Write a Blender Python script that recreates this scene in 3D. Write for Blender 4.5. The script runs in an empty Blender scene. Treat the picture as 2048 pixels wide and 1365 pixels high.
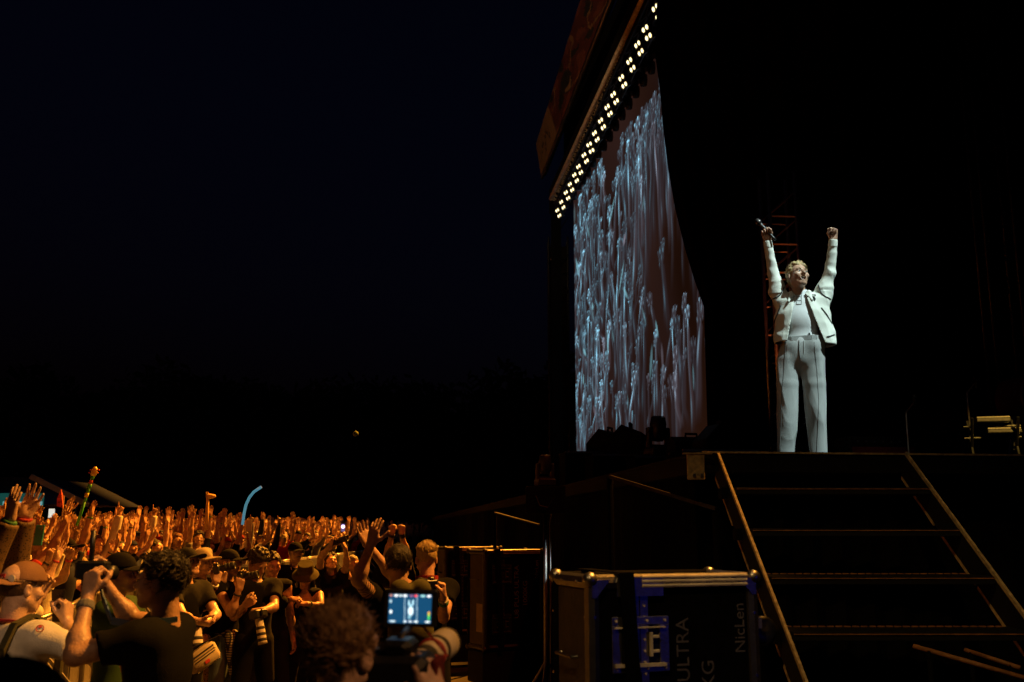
import bpy, math, random
import numpy as np
from mathutils import Vector, Matrix, Euler
from mathutils.bvhtree import BVHTree

# ------------------------------------------------------------------ camera, sky, lights, exposure
scene = bpy.context.scene
COL = scene.collection
R = math.radians
PITCH = R(10.68)
FPX = 35 / 36 * 2048
CAMZ = 1.85
cam_d = bpy.data.cameras.new('camera')
cam_d.lens = 35
cam_d.sensor_width = 36
cam_d.clip_end = 600
cam_d.clip_start = 0.05
cam_d.dof.use_dof = True
cam_d.dof.focus_distance = 8.9
cam_d.dof.aperture_fstop = 3.2
cam = bpy.data.objects.new('camera', cam_d)
COL.objects.link(cam)
cam.location = (0, 0, CAMZ)
cam.rotation_euler = (R(90) + PITCH, 0, 0)
scene.camera = cam

world = bpy.data.worlds.new('World')
scene.world = world
world.use_nodes = True
wn = world.node_tree.nodes
sky = wn.new('ShaderNodeTexSky')
sky.sky_type = 'NISHITA'
sky.sun_disc = False
sky.sun_elevation = R(-3.0)
sky.sun_rotation = R(112)
sky.ozone_density = 3.4
world.node_tree.links.new(sky.outputs[0], wn['Background'].inputs[0])
wn['Background'].inputs[1].default_value = 0.055

vs = scene.view_settings
vs.view_transform = 'Standard'
vs.look = 'None'
vs.exposure = 0
vs.gamma = 1
vs.use_curve_mapping = False
scene.render.engine = 'CYCLES'
scene.cycles.use_denoising = True
scene.cycles.max_bounces = 4
scene.cycles.diffuse_bounces = 1
scene.cycles.glossy_bounces = 2
scene.cycles.transmission_bounces = 2
scene.cycles.sample_clamp_indirect = 3


def P(px, py, Y):
    """a pixel of the 2048 x 1365 photograph and a distance ahead of the camera give a point"""
    x = (px - 1024) / FPX
    v = -(py - 682.5) / FPX
    dy = math.cos(PITCH) - v * math.sin(PITCH)
    dz = math.sin(PITCH) + v * math.cos(PITCH)
    t = Y / dy
    return Vector((x * t, Y, CAMZ + dz * t))


def GX(px, Y):
    """x at ground distance Y for pixel column px near eye height"""
    return P(px, 1058, Y).x


def spot(name, loc, target, watts, color, size_deg, blend=0.5, radius=0.1, parent=None):
    d = bpy.data.lights.new(name, 'SPOT')
    d.energy = watts
    d.color = color
    d.spot_size = R(size_deg)
    d.spot_blend = blend
    d.shadow_soft_size = radius
    o = bpy.data.objects.new(name, d)
    COL.objects.link(o)
    o.location = loc
    o.rotation_euler = (Vector(target) - Vector(loc)).to_track_quat('-Z', 'Y').to_euler()
    if parent:
        o.parent = parent
        o.matrix_parent_inverse = parent.matrix_world.inverted()
    return o


ORANGE = (1.0, 0.325, 0.023)
AMBER = (1.0, 0.38, 0.045)
EMBER = (1.0, 0.13, 0.012)
WHITE = (0.78, 1.0, 0.97)
# the audience blinders' throw on the crowd, from the front truss of the stage
spot('blinder_beam', (3.3, 21, 13.9), (-6.2, 11.5, 1.5), 54000, ORANGE, 44, 0.5, 0.10)
spot('blinder_beam', (1.9, 35, 13.9), (-10, 25.5, 1.5), 80000, ORANGE, 44, 0.5, 0.12)
spot('blinder_beam', (1.5, 39, 13.9), (-18, 46, 1.5), 90000, ORANGE, 48, 0.6, 0.15)
# the near end of the same row of lamps, above the frame, on the pit and the front rows
spot('blinder_beam', (5.4, 7.4, 11.5), (-2.6, 5.6, 1.4), 13000, AMBER, 36, 0.7, 0.10)
spot('red_fill', (5.1, 5.0, 13.9), (-6.5, 12, 1.5), 2000, EMBER, 56, 0.7, 0.10)  # added red fill for the shaded sides of the crowd
spot('front_fill', (3.2, 0.5, 5.0), (-0.25, 2.7, 1.45), 330, (1.0, 0.46, 0.16), 24, 0.8, 0.1)  # added fill lamp that brightens the foreground photographer
spot('front_fill', (1.2, -2.0, 7.5), (-2.42, 4.75, 1.15), 950, (1.0, 0.54, 0.23), 8, 0.9, 0.1)  # added fill lamp for the back of the white shirt
spot('stair_fill', (-1.5, -1.0, 8.0), (1.9, 4.9, 1.6), 700, (1.0, 0.60, 0.20), 29, 0.9, 0.1)  # added lamp that brightens the stair edges
# a lamp out in the field on the printed banner of the roof edge
spot('field_beam', (-20, 14, 9), (1.9, 33, 15.3), 4600, (1.0, 0.66, 0.36), 30, 0.5, 0.1)
# the follow spot on the singer, and an added weak warm fill from the other side
spot('singer_spot', (8.0, 2.6, 14.5), (2.45, 8.4, 3.6), 13000, WHITE, 8.0, 0.25, 0.10)
spot('singer_spot', (-2.5, -4.0, 11.5), (2.45, 8.4, 3.6), 420, (1.0, 0.80, 0.52), 8.4, 0.3, 0.10)

# ------------------------------------------------------------------ helpers
rng = random.Random(7)


def link(o, parent=None):
    COL.objects.link(o)
    if parent is not None:
        o.parent = parent
    return o


def empty(name, label, cat, loc=(0, 0, 0), rz=0.0, group=None):
    o = bpy.data.objects.new(name, None)
    o.empty_display_size = 0.1
    link(o)
    o.location = loc
    o.rotation_euler = (0, 0, rz)
    return tag(o, label, cat, group)


def tag(o, label=None, cat=None, group=None, kind=None):
    if label:
        o['label'] = label
    if cat:
        o['category'] = cat
    if group:
        o['group'] = group
    if kind:
        o['kind'] = kind
    return o


def raw_mesh(name, verts, faces, smooth=False, mats=None, midx=None):
    """numpy verts (N,3); faces = (M,4) array or a list of polygons"""
    me = bpy.data.meshes.new(name)
    if isinstance(faces, np.ndarray):
        n = faces.shape[1]
        me.vertices.add(len(verts))
        me.vertices.foreach_set('co', np.asarray(verts, np.float32).ravel())
        me.loops.add(faces.size)
        me.loops.foreach_set('vertex_index', faces.astype(np.int32).ravel())
        me.polygons.add(len(faces))
        me.polygons.foreach_set('loop_start', np.arange(0, faces.size, n, dtype=np.int32))
    else:
        me.from_pydata([tuple(v) for v in verts], [], faces)
    for m in (mats or []):
        me.materials.append(m)
    if midx is not None:
        me.polygons.foreach_set('material_index', np.asarray(midx, np.int32))
    me.polygons.foreach_set('use_smooth', np.full(len(me.polygons), bool(smooth)))
    me.update(calc_edges=True)
    me.validate()
    return me


def mobj(name, me, parent=None, mat=None):
    o = bpy.data.objects.new(name, me)
    if mat is not None and not me.materials:
        me.materials.append(mat)
    return link(o, parent)


class MB:
    """collects boxes, bars, tubes and lathes into one mesh"""

    def __init__(s):
        s.v = []
        s.f = []

    def add(s, verts, faces):
        n = len(s.v)
        s.v += [Vector(v) for v in verts]
        s.f += [tuple(i + n for i in f) for f in faces]
        return s

    def box(s, lo, hi, M=None, bev=0.0):
        x0, y0, z0 = lo
        x1, y1, z1 = hi
        if bev <= 0:
            v = [(x0, y0, z0), (x1, y0, z0), (x1, y1, z0), (x0, y1, z0), (x0, y0, z1), (x1, y0, z1), (x1, y1, z1), (x0, y1, z1)]
            f = [(0, 3, 2, 1), (4, 5, 6, 7), (0, 1, 5, 4), (1, 2, 6, 5), (2, 3, 7, 6), (3, 0, 4, 7)]
        else:
            b = bev
            v = []
            for z, i in ((z0, b), (z0 + b, 0), (z1 - b, 0), (z1, b)):
                for (x, y) in ((x0 + i + b, y0 + i), (x1 - i - b, y0 + i), (x1 - i, y0 + i + b), (x1 - i, y1 - i - b), (x1 - i - b, y1 - i), (x0 + i + b, y1 - i), (x0 + i, y1 - i - b), (x0 + i, y0 + i + b)):
                    v.append((x, y, z))
            f = [tuple(range(7, -1, -1)), tuple(range(24, 32))]
            for r in range(3):
                for k in range(8):
                    a, c = r * 8 + k, r * 8 + (k + 1) % 8
                    f.append((a, c, c + 8, a + 8))
        if M is not None:
            v = [M @ Vector(p) for p in v]
        return s.add(v, f)

    def tube(s, pts, r, n=8, cap=True):
        pts = [Vector(p) for p in pts]
        rs = r if isinstance(r, (list, tuple)) else [r] * len(pts)
        v, f = [], []
        up = None
        for i, p in enumerate(pts):
            t = (pts[min(i + 1, len(pts) - 1)] - pts[max(i - 1, 0)]).normalized()
            if up is None:
                up = Vector((0, 0, 1)) if abs(t.z) < .9 else Vector((1, 0, 0))
            a = t.cross(up).normalized()
            b = a.cross(t).normalized()
            up = b
            for k in range(n):
                w = 2 * math.pi * k / n
                v.append(p + rs[i] * (math.cos(w) * a + math.sin(w) * b))
        for i in range(len(pts) - 1):
            for k in range(n):
                f.append((i * n + k, i * n + (k + 1) % n, (i + 1) * n + (k + 1) % n, (i + 1) * n + k))
        if cap:
            f.append(tuple(range(n - 1, -1, -1)))
            f.append(tuple((len(pts) - 1) * n + k for k in range(n)))
        return s.add(v, f)

    def bar(s, a, b, w, h):
        """rectangular bar from a to b, w across, h in the upright direction"""
        a, b = Vector(a), Vector(b)
        t = (b - a).normalized()
        up = Vector((0, 0, 1)) if abs(t.z) < .95 else Vector((0, 1, 0))
        x = t.cross(up).normalized()
        y = x.cross(t).normalized()
        v = []
        for p in (a, b):
            for (i, j) in ((-1, -1), (1, -1), (1, 1), (-1, 1)):
                v.append(p + x * i * w / 2 + y * j * h / 2)
        return s.add(v, [(0, 1, 2, 3), (7, 6, 5, 4), (0, 4, 5, 1), (1, 5, 6, 2), (2, 6, 7, 3), (3, 7, 4, 0)])

    def lathe(s, prof, n=16, M=None):
        """profile [(r, z)] turned about z"""
        v, f = [], []
        for (r, z) in prof:
            for k in range(n):
                w = 2 * math.pi * k / n
                p = Vector((r * math.cos(w), r * math.sin(w), z))
                v.append(M @ p if M is not None else p)
        m = len(prof)
        for i in range(m - 1):
            for k in range(n):
                f.append((i * n + k, i * n + (k + 1) % n, (i + 1) * n + (k + 1) % n, (i + 1) * n + k))
        f.append(tuple(range(n - 1, -1, -1)))
        f.append(tuple((m - 1) * n + k for k in range(n)))
        return s.add(v, f)

    def build(s, name, mat, parent=None, smooth=False):
        me = bpy.data.meshes.new(name)
        me.from_pydata([tuple(v) for v in s.v], [], s.f)
        me.materials.append(mat)
        me.polygons.foreach_set('use_smooth', np.full(len(me.polygons), smooth))
        me.update()
        o = bpy.data.objects.new(name, me)
        return link(o, parent)


def copy_tree(o, parent=None):
    c = o.copy()
    COL.objects.link(c)
    c.parent = parent
    for ch in list(o.children):
        copy_tree(ch, c)
    return c


# ------------------------------------------------------------------ materials
def mat(name, color, rough=0.6, metal=0.0, var=0.25, scale=8.0, bump=0.0, bscale=60.0, spec=0.5, stretch=None):
    m = bpy.data.materials.new(name)
    m.use_nodes = True
    nt = m.node_tree
    b = nt.nodes['Principled BSDF']
    b.inputs['Roughness'].default_value = rough
    b.inputs['Metallic'].default_value = metal
    b.inputs['Specular IOR Level'].default_value = spec
    tc = nt.nodes.new('ShaderNodeTexCoord')
    src = tc.outputs['Object']
    if stretch:
        mp = nt.nodes.new('ShaderNodeMapping')
        mp.inputs['Scale'].default_value = stretch
        nt.links.new(src, mp.inputs[0])
        src = mp.outputs[0]
    n = nt.nodes.new('ShaderNodeTexNoise')
    n.inputs['Scale'].default_value = scale
    n.inputs['Detail'].default_value = 5
    nt.links.new(src, n.inputs['Vector'])
    r = nt.nodes.new('ShaderNodeValToRGB')
    r.color_ramp.elements[0].position = 0.3
    r.color_ramp.elements[1].position = 0.7
    r.color_ramp.elements[0].color = tuple(c * (1 - var) for c in color) + (1,)
    r.color_ramp.elements[1].color = tuple(min(1, c * (1 + var)) for c in color) + (1,)
    nt.links.new(n.outputs[0], r.inputs[0])
    nt.links.new(r.outputs[0], b.inputs['Base Color'])
    if bump:
        n2 = nt.nodes.new('ShaderNodeTexNoise')
        n2.inputs['Scale'].default_value = bscale
        n2.inputs['Detail'].default_value = 4
        nt.links.new(src, n2.inputs['Vector'])
        bp = nt.nodes.new('ShaderNodeBump')
        bp.inputs['Strength'].default_value = bump
        bp.inputs['Distance'].default_value = 0.01
        nt.links.new(n2.outputs[0], bp.inputs['Height'])
        nt.links.new(bp.outputs[0], b.inputs['Normal'])
    return m


def glow(name, color, strength):
    m = bpy.data.materials.new(name)
    m.use_nodes = True
    nt = m.node_tree
    b = nt.nodes['Principled BSDF']
    b.inputs['Base Color'].default_value = (0.02, 0.02, 0.02, 1)
    b.inputs['Emission Color'].default_value = tuple(color) + (1,)
    b.inputs['Emission Strength'].default_value = strength
    m.cycles.emission_sampling = 'NONE'
    return m


def pattern(name, kind, c1, c2, scale, rough=0.7):
    """leopard spots, plaid or stripes woven into a cloth"""
    m = mat(name, c1, rough)
    nt = m.node_tree
    b = nt.nodes['Principled BSDF']
    tc = nt.nodes.new('ShaderNodeTexCoord')
    rp = nt.nodes.new('ShaderNodeValToRGB')
    rp.color_ramp.elements[0].color = tuple(c1) + (1,)
    rp.color_ramp.elements[1].color = tuple(c2) + (1,)
    if kind == 'spots':
        t = nt.nodes.new('ShaderNodeTexVoronoi')
        t.inputs['Scale'].default_value = scale
        nt.links.new(tc.outputs['Object'], t.inputs['Vector'])
        rp.color_ramp.elements[0].position = .30
        rp.color_ramp.elements[1].position = .38
        nt.links.new(t.outputs[0], rp.inputs[0])
    elif kind == 'plaid':
        a = nt.nodes.new('ShaderNodeTexWave')
        a.inputs['Scale'].default_value = scale
        d = nt.nodes.new('ShaderNodeTexWave')
        d.bands_direction = 'Z'
        d.inputs['Scale'].default_value = scale
        for w in (a, d):
            w.inputs['Distortion'].default_value = 1.5
            nt.links.new(tc.outputs['Object'], w.inputs['Vector'])
        mm = nt.nodes.new('ShaderNodeMath')
        mm.operation = 'MULTIPLY'
        nt.links.new(a.outputs['Fac'], mm.inputs[0])
        nt.links.new(d.outputs['Fac'], mm.inputs[1])
        rp.color_ramp.elements[0].position = .1
        rp.color_ramp.elements[1].position = .5
        nt.links.new(mm.outputs[0], rp.inputs[0])
    else:
        a = nt.nodes.new('ShaderNodeTexWave')
        a.bands_direction = 'DIAGONAL'
        a.inputs['Scale'].default_value = scale
        nt.links.new(tc.outputs['Object'], a.inputs['Vector'])
        rp.color_ramp.elements[0].position = .45
        rp.color_ramp.elements[1].position = .55
        nt.links.new(a.outputs['Fac'], rp.inputs[0])
    nt.links.new(rp.outputs[0], b.inputs['Base Color'])
    return m


M = {}
for nm, c in dict(skin_fair=(.56, .36, .26), skin_tan=(.46, .27, .18), skin_rosy=(.58, .34, .25), skin_olive=(.38, .22, .14)).items():
    M[nm] = mat(nm, c, .40, 0, .24, 24, .30, 110)
SKINS = [M['skin_fair'], M['skin_tan'], M['skin_rosy'], M['skin_olive']]
M['lip'] = mat('lip', (.35, .12, .09), .4)
M['eye'] = mat('eye', (.75, .73, .7), .15, var=.02)
M['iris'] = mat('iris', (.05, .09, .12), .1, var=.2)
M['mouth'] = mat('mouth_inside', (.05, .01, .01), .6)
M['teeth'] = mat('teeth', (.75, .72, .65), .3, var=.03)
for nm, c, rg in (('blond', (.42, .30, .13), .45), ('brown', (.095, .050, .022), .5), ('dark', (.018, .012, .009), .45), ('grey', (.3, .28, .26), .5), ('auburn', (.12, .045, .02), .5), ('chestnut', (.20, .11, .045), .45)):
    M['hair_' + nm] = mat('hair_' + nm, c, rg, 0, .25, 60, .8, 220, stretch=(1, 1, .25))
for nm, c in dict(black=(.0045, .0045, .005), charcoal=(.014, .014, .015), white=(.62, .60, .56), red=(.40, .03, .025), green=(.035, .075, .025), navy=(.018, .024, .06), denim=(.10, .15, .22),
                  olive=(.07, .065, .03), sand=(.36, .30, .20), grey=(.16, .16, .16), maroon=(.12, .02, .02), brown=(.11, .06, .03)).items():
    M['cloth_' + nm] = mat('cloth_' + nm, c, .88, 0, .18, 10, .35, 220, .12)
M['suit_jacket'] = mat('suit_jacket', (.70, .73, .66), .7, 0, .05, 6, .25, 260, .3)
M['suit_shirt'] = mat('suit_shirt', (.70, .73, .74), .75, 0, .04, 6, .2, 300, .3)
M['suit_trousers'] = mat('suit_trousers', (.37, .39, .385), .75, 0, .06, 5, .25, 260, .3)
M['black_trim'] = mat('black_trim', (.006, .006, .006), .6)
M['metal'] = mat('aluminium', (.32, .31, .295), .36, 1, .12, 20, .15, 90)
M['metal_dull'] = mat('dull_metal', (.33, .32, .31), .42, 1, .2, 16, .2, 80)
M['black_metal'] = mat('black_metal', (.007, .007, .0075), .5, .1, .3, 20, .1, 100)
M['black_plastic'] = mat('black_plastic', (.012, .012, .012), .4, 0, .3, 30, .1, 150)
M['black_paint'] = mat('stage_black', (.006, .005, .005), .8, 0, .4, 4, .3, 40, .2)
M['black_cloth'] = mat('drape_black', (.003, .0025, .0025), .95, 0, .4, 3, .3, 60, .1)
M['laminate'] = mat('case_laminate', (.003, .0026, .0026), .75, 0, .35, 25, .15, 200, .03)
M['stencil'] = mat('stencil_paint', (.09, .08, .085), .7, 0, .3, 40)
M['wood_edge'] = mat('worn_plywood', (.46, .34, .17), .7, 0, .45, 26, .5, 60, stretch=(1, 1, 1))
M['metal_shaded'] = mat('shaded_metal', (.07, .068, .065), .5, 1, .2, 20, .15, 90)  # darkened copy of the metal, standing in for weaker light
M['gutter'] = mat('pale_gutter_glint', (.72, .62, .44), .6, 0, .3, 9, .4, 30)  # also colours case ribs, latch bars and rivets as painted glints
M['rail_paint'] = mat('worn_rail', (.26, .11, .03), .6, 0, .5, 18, .4, 50)
M['ply_dark'] = mat('dark_board', (.035, .022, .016), .7, 0, .4, 10, .3, 50)
M['lens_white'] = mat('lens_cream', (.55, .51, .44), .4, 0, .05, 12)
M['lens_glass'] = mat('lens_glass', (.01, .01, .02), .08)
M['rubber'] = mat('rubber', (.015, .015, .015), .7)
M['strap'] = mat('webbing', (.003, .003, .003), .95, spec=.05)
M['sticker'] = mat('paper_label', (.30, .22, .14), .7)
M['band_green'] = mat('band_green', (.05, .22, .08), .6)
M['band_white'] = mat('band_white', (.6, .58, .5), .6)
M['band_red'] = mat('band_red', (.4, .03, .03), .6)
M['band_blue'] = mat('band_blue', (.04, .10, .25), .6)
M['band_black'] = mat('band_black', (.012, .012, .012), .5)
M['teal'] = mat('teal_plastic', (.03, .27, .27), .4)
M['blue_foam'] = mat('blue_foam', (.12, .42, .58), .7)
M['leopard'] = pattern('leopard', 'spots', (.03, .015, .008), (.40, .24, .09), 60)
M['plaid'] = pattern('plaid', 'plaid', (.015, .015, .018), (.5, .47, .40), 14)
M['striped'] = pattern('striped', 'stripes', (.012, .01, .01), (.25, .07, .04), 14)
M['knit'] = pattern('knit', 'spots', (.02, .012, .007), (.13, .075, .03), 90)
M['cap_brown'] = mat('cap_brown', (.20, .10, .05), .85, 0, .15, 12, .3, 200)
M['ground'] = mat('trampled_ground', (.045, .034, .024), .9, 0, .5, 3, .8, 12)
M['leaf'] = mat('dark_leaves', (.03, .04, .015), .8, 0, .4, 3)
M['bark'] = mat('bark', (.06, .045, .03), .9, 0, .4, 6, .6, 20)
# ------------------------------------------------------------------ smooth bodies from distance fields
def nrm(v):
    v = np.asarray(v, float)
    return v / (np.linalg.norm(v) + 1e-9)


def A(*v):
    return np.array(v, float)


def rotm(yaw, pitch, roll):
    """head turn: yaw to the person's left, pitch up, roll; degrees; facing -y"""
    return np.array((Matrix.Rotation(R(yaw), 3, 'Z') @ Matrix.Rotation(R(-pitch), 3, 'X') @ Matrix.Rotation(R(roll), 3, 'Y')))


I3 = np.eye(3)


def cone(a, b, ra, rb, k=.01, sub=False):
    return ('c', np.asarray(a, float), np.asarray(b, float), ra, rb, k, sub)


def ell(c, r, k=.01, Rm=I3, sub=False):
    return ('e', np.asarray(c, float), np.asarray(r, float), Rm, k, sub)


def cap_off(p, n, rad):
    """cut away what lies past the plane at p with normal n, inside a ball of radius rad"""
    return ('h', np.asarray(p, float), nrm(n), rad)


def func(f, lo, hi, sub=True):
    return ('f', f, np.asarray(lo, float), np.asarray(hi, float), sub)


def _bounds(p, pad):
    if p[0] == 'c':
        r = max(p[3], p[4]) + pad
        return np.minimum(p[1], p[2]) - r, np.maximum(p[1], p[2]) + r
    if p[0] == 'e':
        r = np.sqrt(((p[3] * p[2]) ** 2).sum(1)) + pad
        return p[1] - r, p[1] + r
    if p[0] == 'h':
        return p[1] - p[3] - pad, p[1] + p[3] + pad
    return p[2], p[3]


def sdf_mesh(prims, h, noise=None, lo=None, hi=None):
    if lo is None:
        bs = [_bounds(p, 0) for p in prims if p[0] in 'ce' and not p[-1]]
        lo = np.min([b[0] for b in bs], 0) - 4 * h
        hi = np.max([b[1] for b in bs], 0) + 4 * h
    n = np.ceil((hi - lo) / h).astype(int) + 1
    ax = [lo[i] + h * np.arange(n[i]) for i in range(3)]
    D = np.full(n, 9., np.float32)
    for p in prims:
        k = p[5] if p[0] == 'c' else p[4] if p[0] == 'e' else 0
        a, b = _bounds(p, k + 3 * h if p[0] in 'ce' else 0)
        i0 = np.clip(np.floor((a - lo) / h).astype(int), 0, n)
        i1 = np.clip(np.ceil((b - lo) / h).astype(int) + 1, 0, n)
        if np.any(i1 <= i0):
            continue
        sl = tuple(slice(i0[i], i1[i]) for i in range(3))
        X = ax[0][sl[0]][:, None, None]
        Y = ax[1][sl[1]][None, :, None]
        Z = ax[2][sl[2]][None, None, :]
        W = D[sl]
        if p[0] == 'c':
            ba = p[2] - p[1]
            px, py, pz = X - p[1][0], Y - p[1][1], Z - p[1][2]
            t = np.clip((px * ba[0] + py * ba[1] + pz * ba[2]) / (ba @ ba + 1e-12), 0, 1)
            d = np.sqrt((px - t * ba[0]) ** 2 + (py - t * ba[1]) ** 2 + (pz - t * ba[2]) ** 2) - (p[3] + t * (p[4] - p[3]))
        elif p[0] == 'e':
            px, py, pz = X - p[1][0], Y - p[1][1], Z - p[1][2]
            Q = p[3].T
            qs = [(Q[i, 0] * px + Q[i, 1] * py + Q[i, 2] * pz) / p[2][i] for i in range(3)]
            k0 = np.sqrt(qs[0] ** 2 + qs[1] ** 2 + qs[2] ** 2)
            k1 = np.sqrt((qs[0] / p[2][0]) ** 2 + (qs[1] / p[2][1]) ** 2 + (qs[2] / p[2][2]) ** 2) + 1e-9
            d = k0 * (k0 - 1) / k1
        elif p[0] == 'h':
            px, py, pz = X - p[1][0], Y - p[1][1], Z - p[1][2]
            d = np.maximum(np.sqrt(px ** 2 + py ** 2 + pz ** 2) - p[3], -(px * p[2][0] + py * p[2][1] + pz * p[2][2]))
            D[sl] = np.maximum(W, -d)
            continue
        elif p[0] == 'n':
            q = np.nonzero(np.abs(W) < .15)
            W[q] += p[1](ax[0][sl[0]][q[0]], ax[1][sl[1]][q[1]], ax[2][sl[2]][q[2]]).astype(np.float32)
            continue
        elif p[0] == 's':
            D[sl] = np.maximum(W, -(W + p[1]))
            continue
        else:
            d = p[1](X, Y, Z)
            D[sl] = np.maximum(W, -d) if p[4] else np.minimum(W, d)
            continue
        d = d.astype(np.float32)
        if p[-1]:
            hh = np.clip(.5 + .5 * (d + W) / k, 0, 1)
            D[sl] = -(d + (-W - d) * hh - k * hh * (1 - hh)) if k > 0 else np.maximum(W, -d)
        else:
            hh = np.clip(.5 + .5 * (d - W) / k, 0, 1)
            D[sl] = d + (W - d) * hh - k * hh * (1 - hh)
    if noise is not None:
        idx = np.nonzero(np.abs(D) < .07)
        D[idx] += noise(ax[0][idx[0]], ax[1][idx[1]], ax[2][idx[2]]).astype(np.float32)
    for i in range(3):
        s = [slice(None)] * 3
        s[i] = 0
        D[tuple(s)] = np.maximum(D[tuple(s)], .001)
        s[i] = -1
        D[tuple(s)] = np.maximum(D[tuple(s)], .001)
    return nets(D, lo, h)


_CO = [(i, j, k) for i in (0, 1) for j in (0, 1) for k in (0, 1)]
_ED = [(a, b) for a in range(8) for b in range(a + 1, 8) if sum(abs(_CO[a][i] - _CO[b][i]) for i in range(3)) == 1]


def nets(D, lo, h):
    """naive surface nets: (verts, quads)"""
    nx, ny, nz = D.shape
    S = D < 0
    cnt = np.zeros((nx - 1, ny - 1, nz - 1), np.uint8)
    for (i, j, k) in _CO:
        cnt += S[i:nx - 1 + i, j:ny - 1 + j, k:nz - 1 + k]
    act = np.argwhere((cnt > 0) & (cnt < 8))
    vid = np.full(cnt.shape, -1, np.int32)
    vid[act[:, 0], act[:, 1], act[:, 2]] = np.arange(len(act))
    vals = [D[act[:, 0] + c[0], act[:, 1] + c[1], act[:, 2] + c[2]] for c in _CO]
    acc = np.zeros((len(act), 3))
    num = np.zeros(len(act))
    for (a, b) in _ED:
        m = (vals[a] < 0) != (vals[b] < 0)
        t = np.where(m, vals[a] / np.where(m, vals[a] - vals[b], 1), 0)
        ca, cb = np.array(_CO[a], float), np.array(_CO[b], float)
        acc += (ca[None] + t[:, None] * (cb - ca)[None]) * m[:, None]
        num += m
    V = np.asarray(lo)[None] + h * (act + acc / np.maximum(num, 1)[:, None])
    F = []
    for axis in range(3):
        o1, o2 = [(1, 2), (2, 0), (0, 1)][axis]
        sl0 = [slice(1, -1)] * 3
        sl1 = [slice(1, -1)] * 3
        sl0[axis] = slice(0, -1)
        sl1[axis] = slice(1, None)
        s0, s1 = S[tuple(sl0)], S[tuple(sl1)]
        e = np.argwhere(s0 != s1)
        if not len(e):
            continue
        flip = s0[e[:, 0], e[:, 1], e[:, 2]]
        base = e + 1
        base[:, axis] -= 1
        q = []
        for (d1, d2) in ((-1, -1), (0, -1), (0, 0), (-1, 0)):
            c = base.copy()
            c[:, o1] += d1
            c[:, o2] += d2
            q.append(vid[c[:, 0], c[:, 1], c[:, 2]])
        q = np.stack(q, 1)
        q[~flip] = q[~flip][:, ::-1]
        F.append(q)
    F = np.concatenate(F) if F else np.zeros((0, 4), np.int32)
    F = F[(F >= 0).all(1)]
    return V, F


def join(parts):
    V, F, n = [], [], 0
    for v, f in parts:
        V.append(v)
        F.append(f + n)
        n += len(v)
    return np.concatenate(V), np.concatenate(F)


def folds(seed, amp, freq=26., stretch=(1, 1, .45), sharp=1.0):
    """creases in cloth: warped ridges"""
    r = np.random.RandomState(seed)
    ds = [nrm(r.normal(size=3)) * np.array(stretch) * freq * (.6 + .9 * r.rand()) for _ in range(5)]
    ph = r.rand(5) * 6.28
    ws = [r.normal(size=3) * 9 for _ in range(3)]

    def f(x, y, z):
        w = sum(np.sin(x * q[0] + y * q[1] + z * q[2] + i) for i, q in enumerate(ws)) * .8
        s = 0
        for d, p in zip(ds, ph):
            s = s + np.abs(np.sin(.5 * (x * d[0] + y * d[1] + z * d[2] + p + w))) ** sharp
        return amp * (s / 2.5 - 1.27)
    return f


# ---- skeleton: local frame, standing at the origin, facing -y, the person's left at +x, 1.76 m tall
def skeleton(Larm, Rarm, head=(0, 0, 0), female=False, lean=0.0, stance=.10, head_off=(0, 0, 0)):
    """each arm: dict(u upper-arm direction, f forearm direction, h hand direction, n palm normal, curl, spread, point)"""
    J = {}
    wd = .90 if female else 1.0
    J['wd'] = wd
    J['female'] = female
    ly = -lean
    J['chest'] = A(0, .005 + ly * .35, 1.31)
    J['neck'] = A(0, .02 + ly * .5, 1.46)
    J['hc'] = A(0, -.005 + ly * .62, 1.645) + np.array(head_off)
    J['hr'] = rotm(*head)
    for s, key, arm in ((1, 'L', Larm), (-1, 'R', Rarm)):
        u, f = nrm(arm['u']), nrm(arm['f'])
        up = max(0, u[2])
        S = A(s * (.180 * wd - .02 * up), .01 + ly * .48 + .03 * min(0, u[1]), 1.42 + .075 * up)
        E = S + u * .295 * (.95 if female else 1)
        W = E + f * .262 * (.95 if female else 1)
        hh = nrm(arm.get('h', f))
        nn = np.array(arm.get('n', (0, -1, 0)), float)
        nn = nrm(nn - hh * (nn @ hh))
        J[key] = dict(S=S, E=E, W=W, h=hh, n=nn, curl=arm.get('curl', .12), spread=arm.get('spread', 1.), side=s, point=arm.get('point'))
        J['hip' + key] = A(s * .088, 0, .93)
        J['knee' + key] = A(s * (.088 + stance) / 2 + s * .045, -.015, .50)
        J['ank' + key] = A(s * (.088 + stance) / 2 + s * .055, .03, .085)
    return J


def torso(J, g=0.0):
    wd = J['wd']
    ly = J['neck'][1] - .02
    k = .06
    t = [ell(A(0, .0, .96), A(.158 + g, .112 + g, .13 + g), k),
         ell(A(0, ly * .4, 1.13), A((.132 if J['female'] else .142) + g, .095 + g, .17 + g), k),
         ell(A(0, ly * .7 + .005, 1.31), A(.165 * wd + g, .112 + g, .17 + g), k),
         cone(A(-.13 * wd, ly + .012, 1.43), A(.13 * wd, ly + .012, 1.43), .058 + g, .058 + g, k)]
    if J['female']:
        for s in (-1, 1):
            t.append(ell(A(s * .075, ly * .7 - .095, 1.27), A(.062 + g, .055 + g, .062 + g), .03))
    for key in 'LR':
        a = J[key]
        t.append(cone(A(a['S'][0] * .72, a['S'][1], 1.40), a['S'], .062 + g, .056 + g, .04))
    return t


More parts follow.
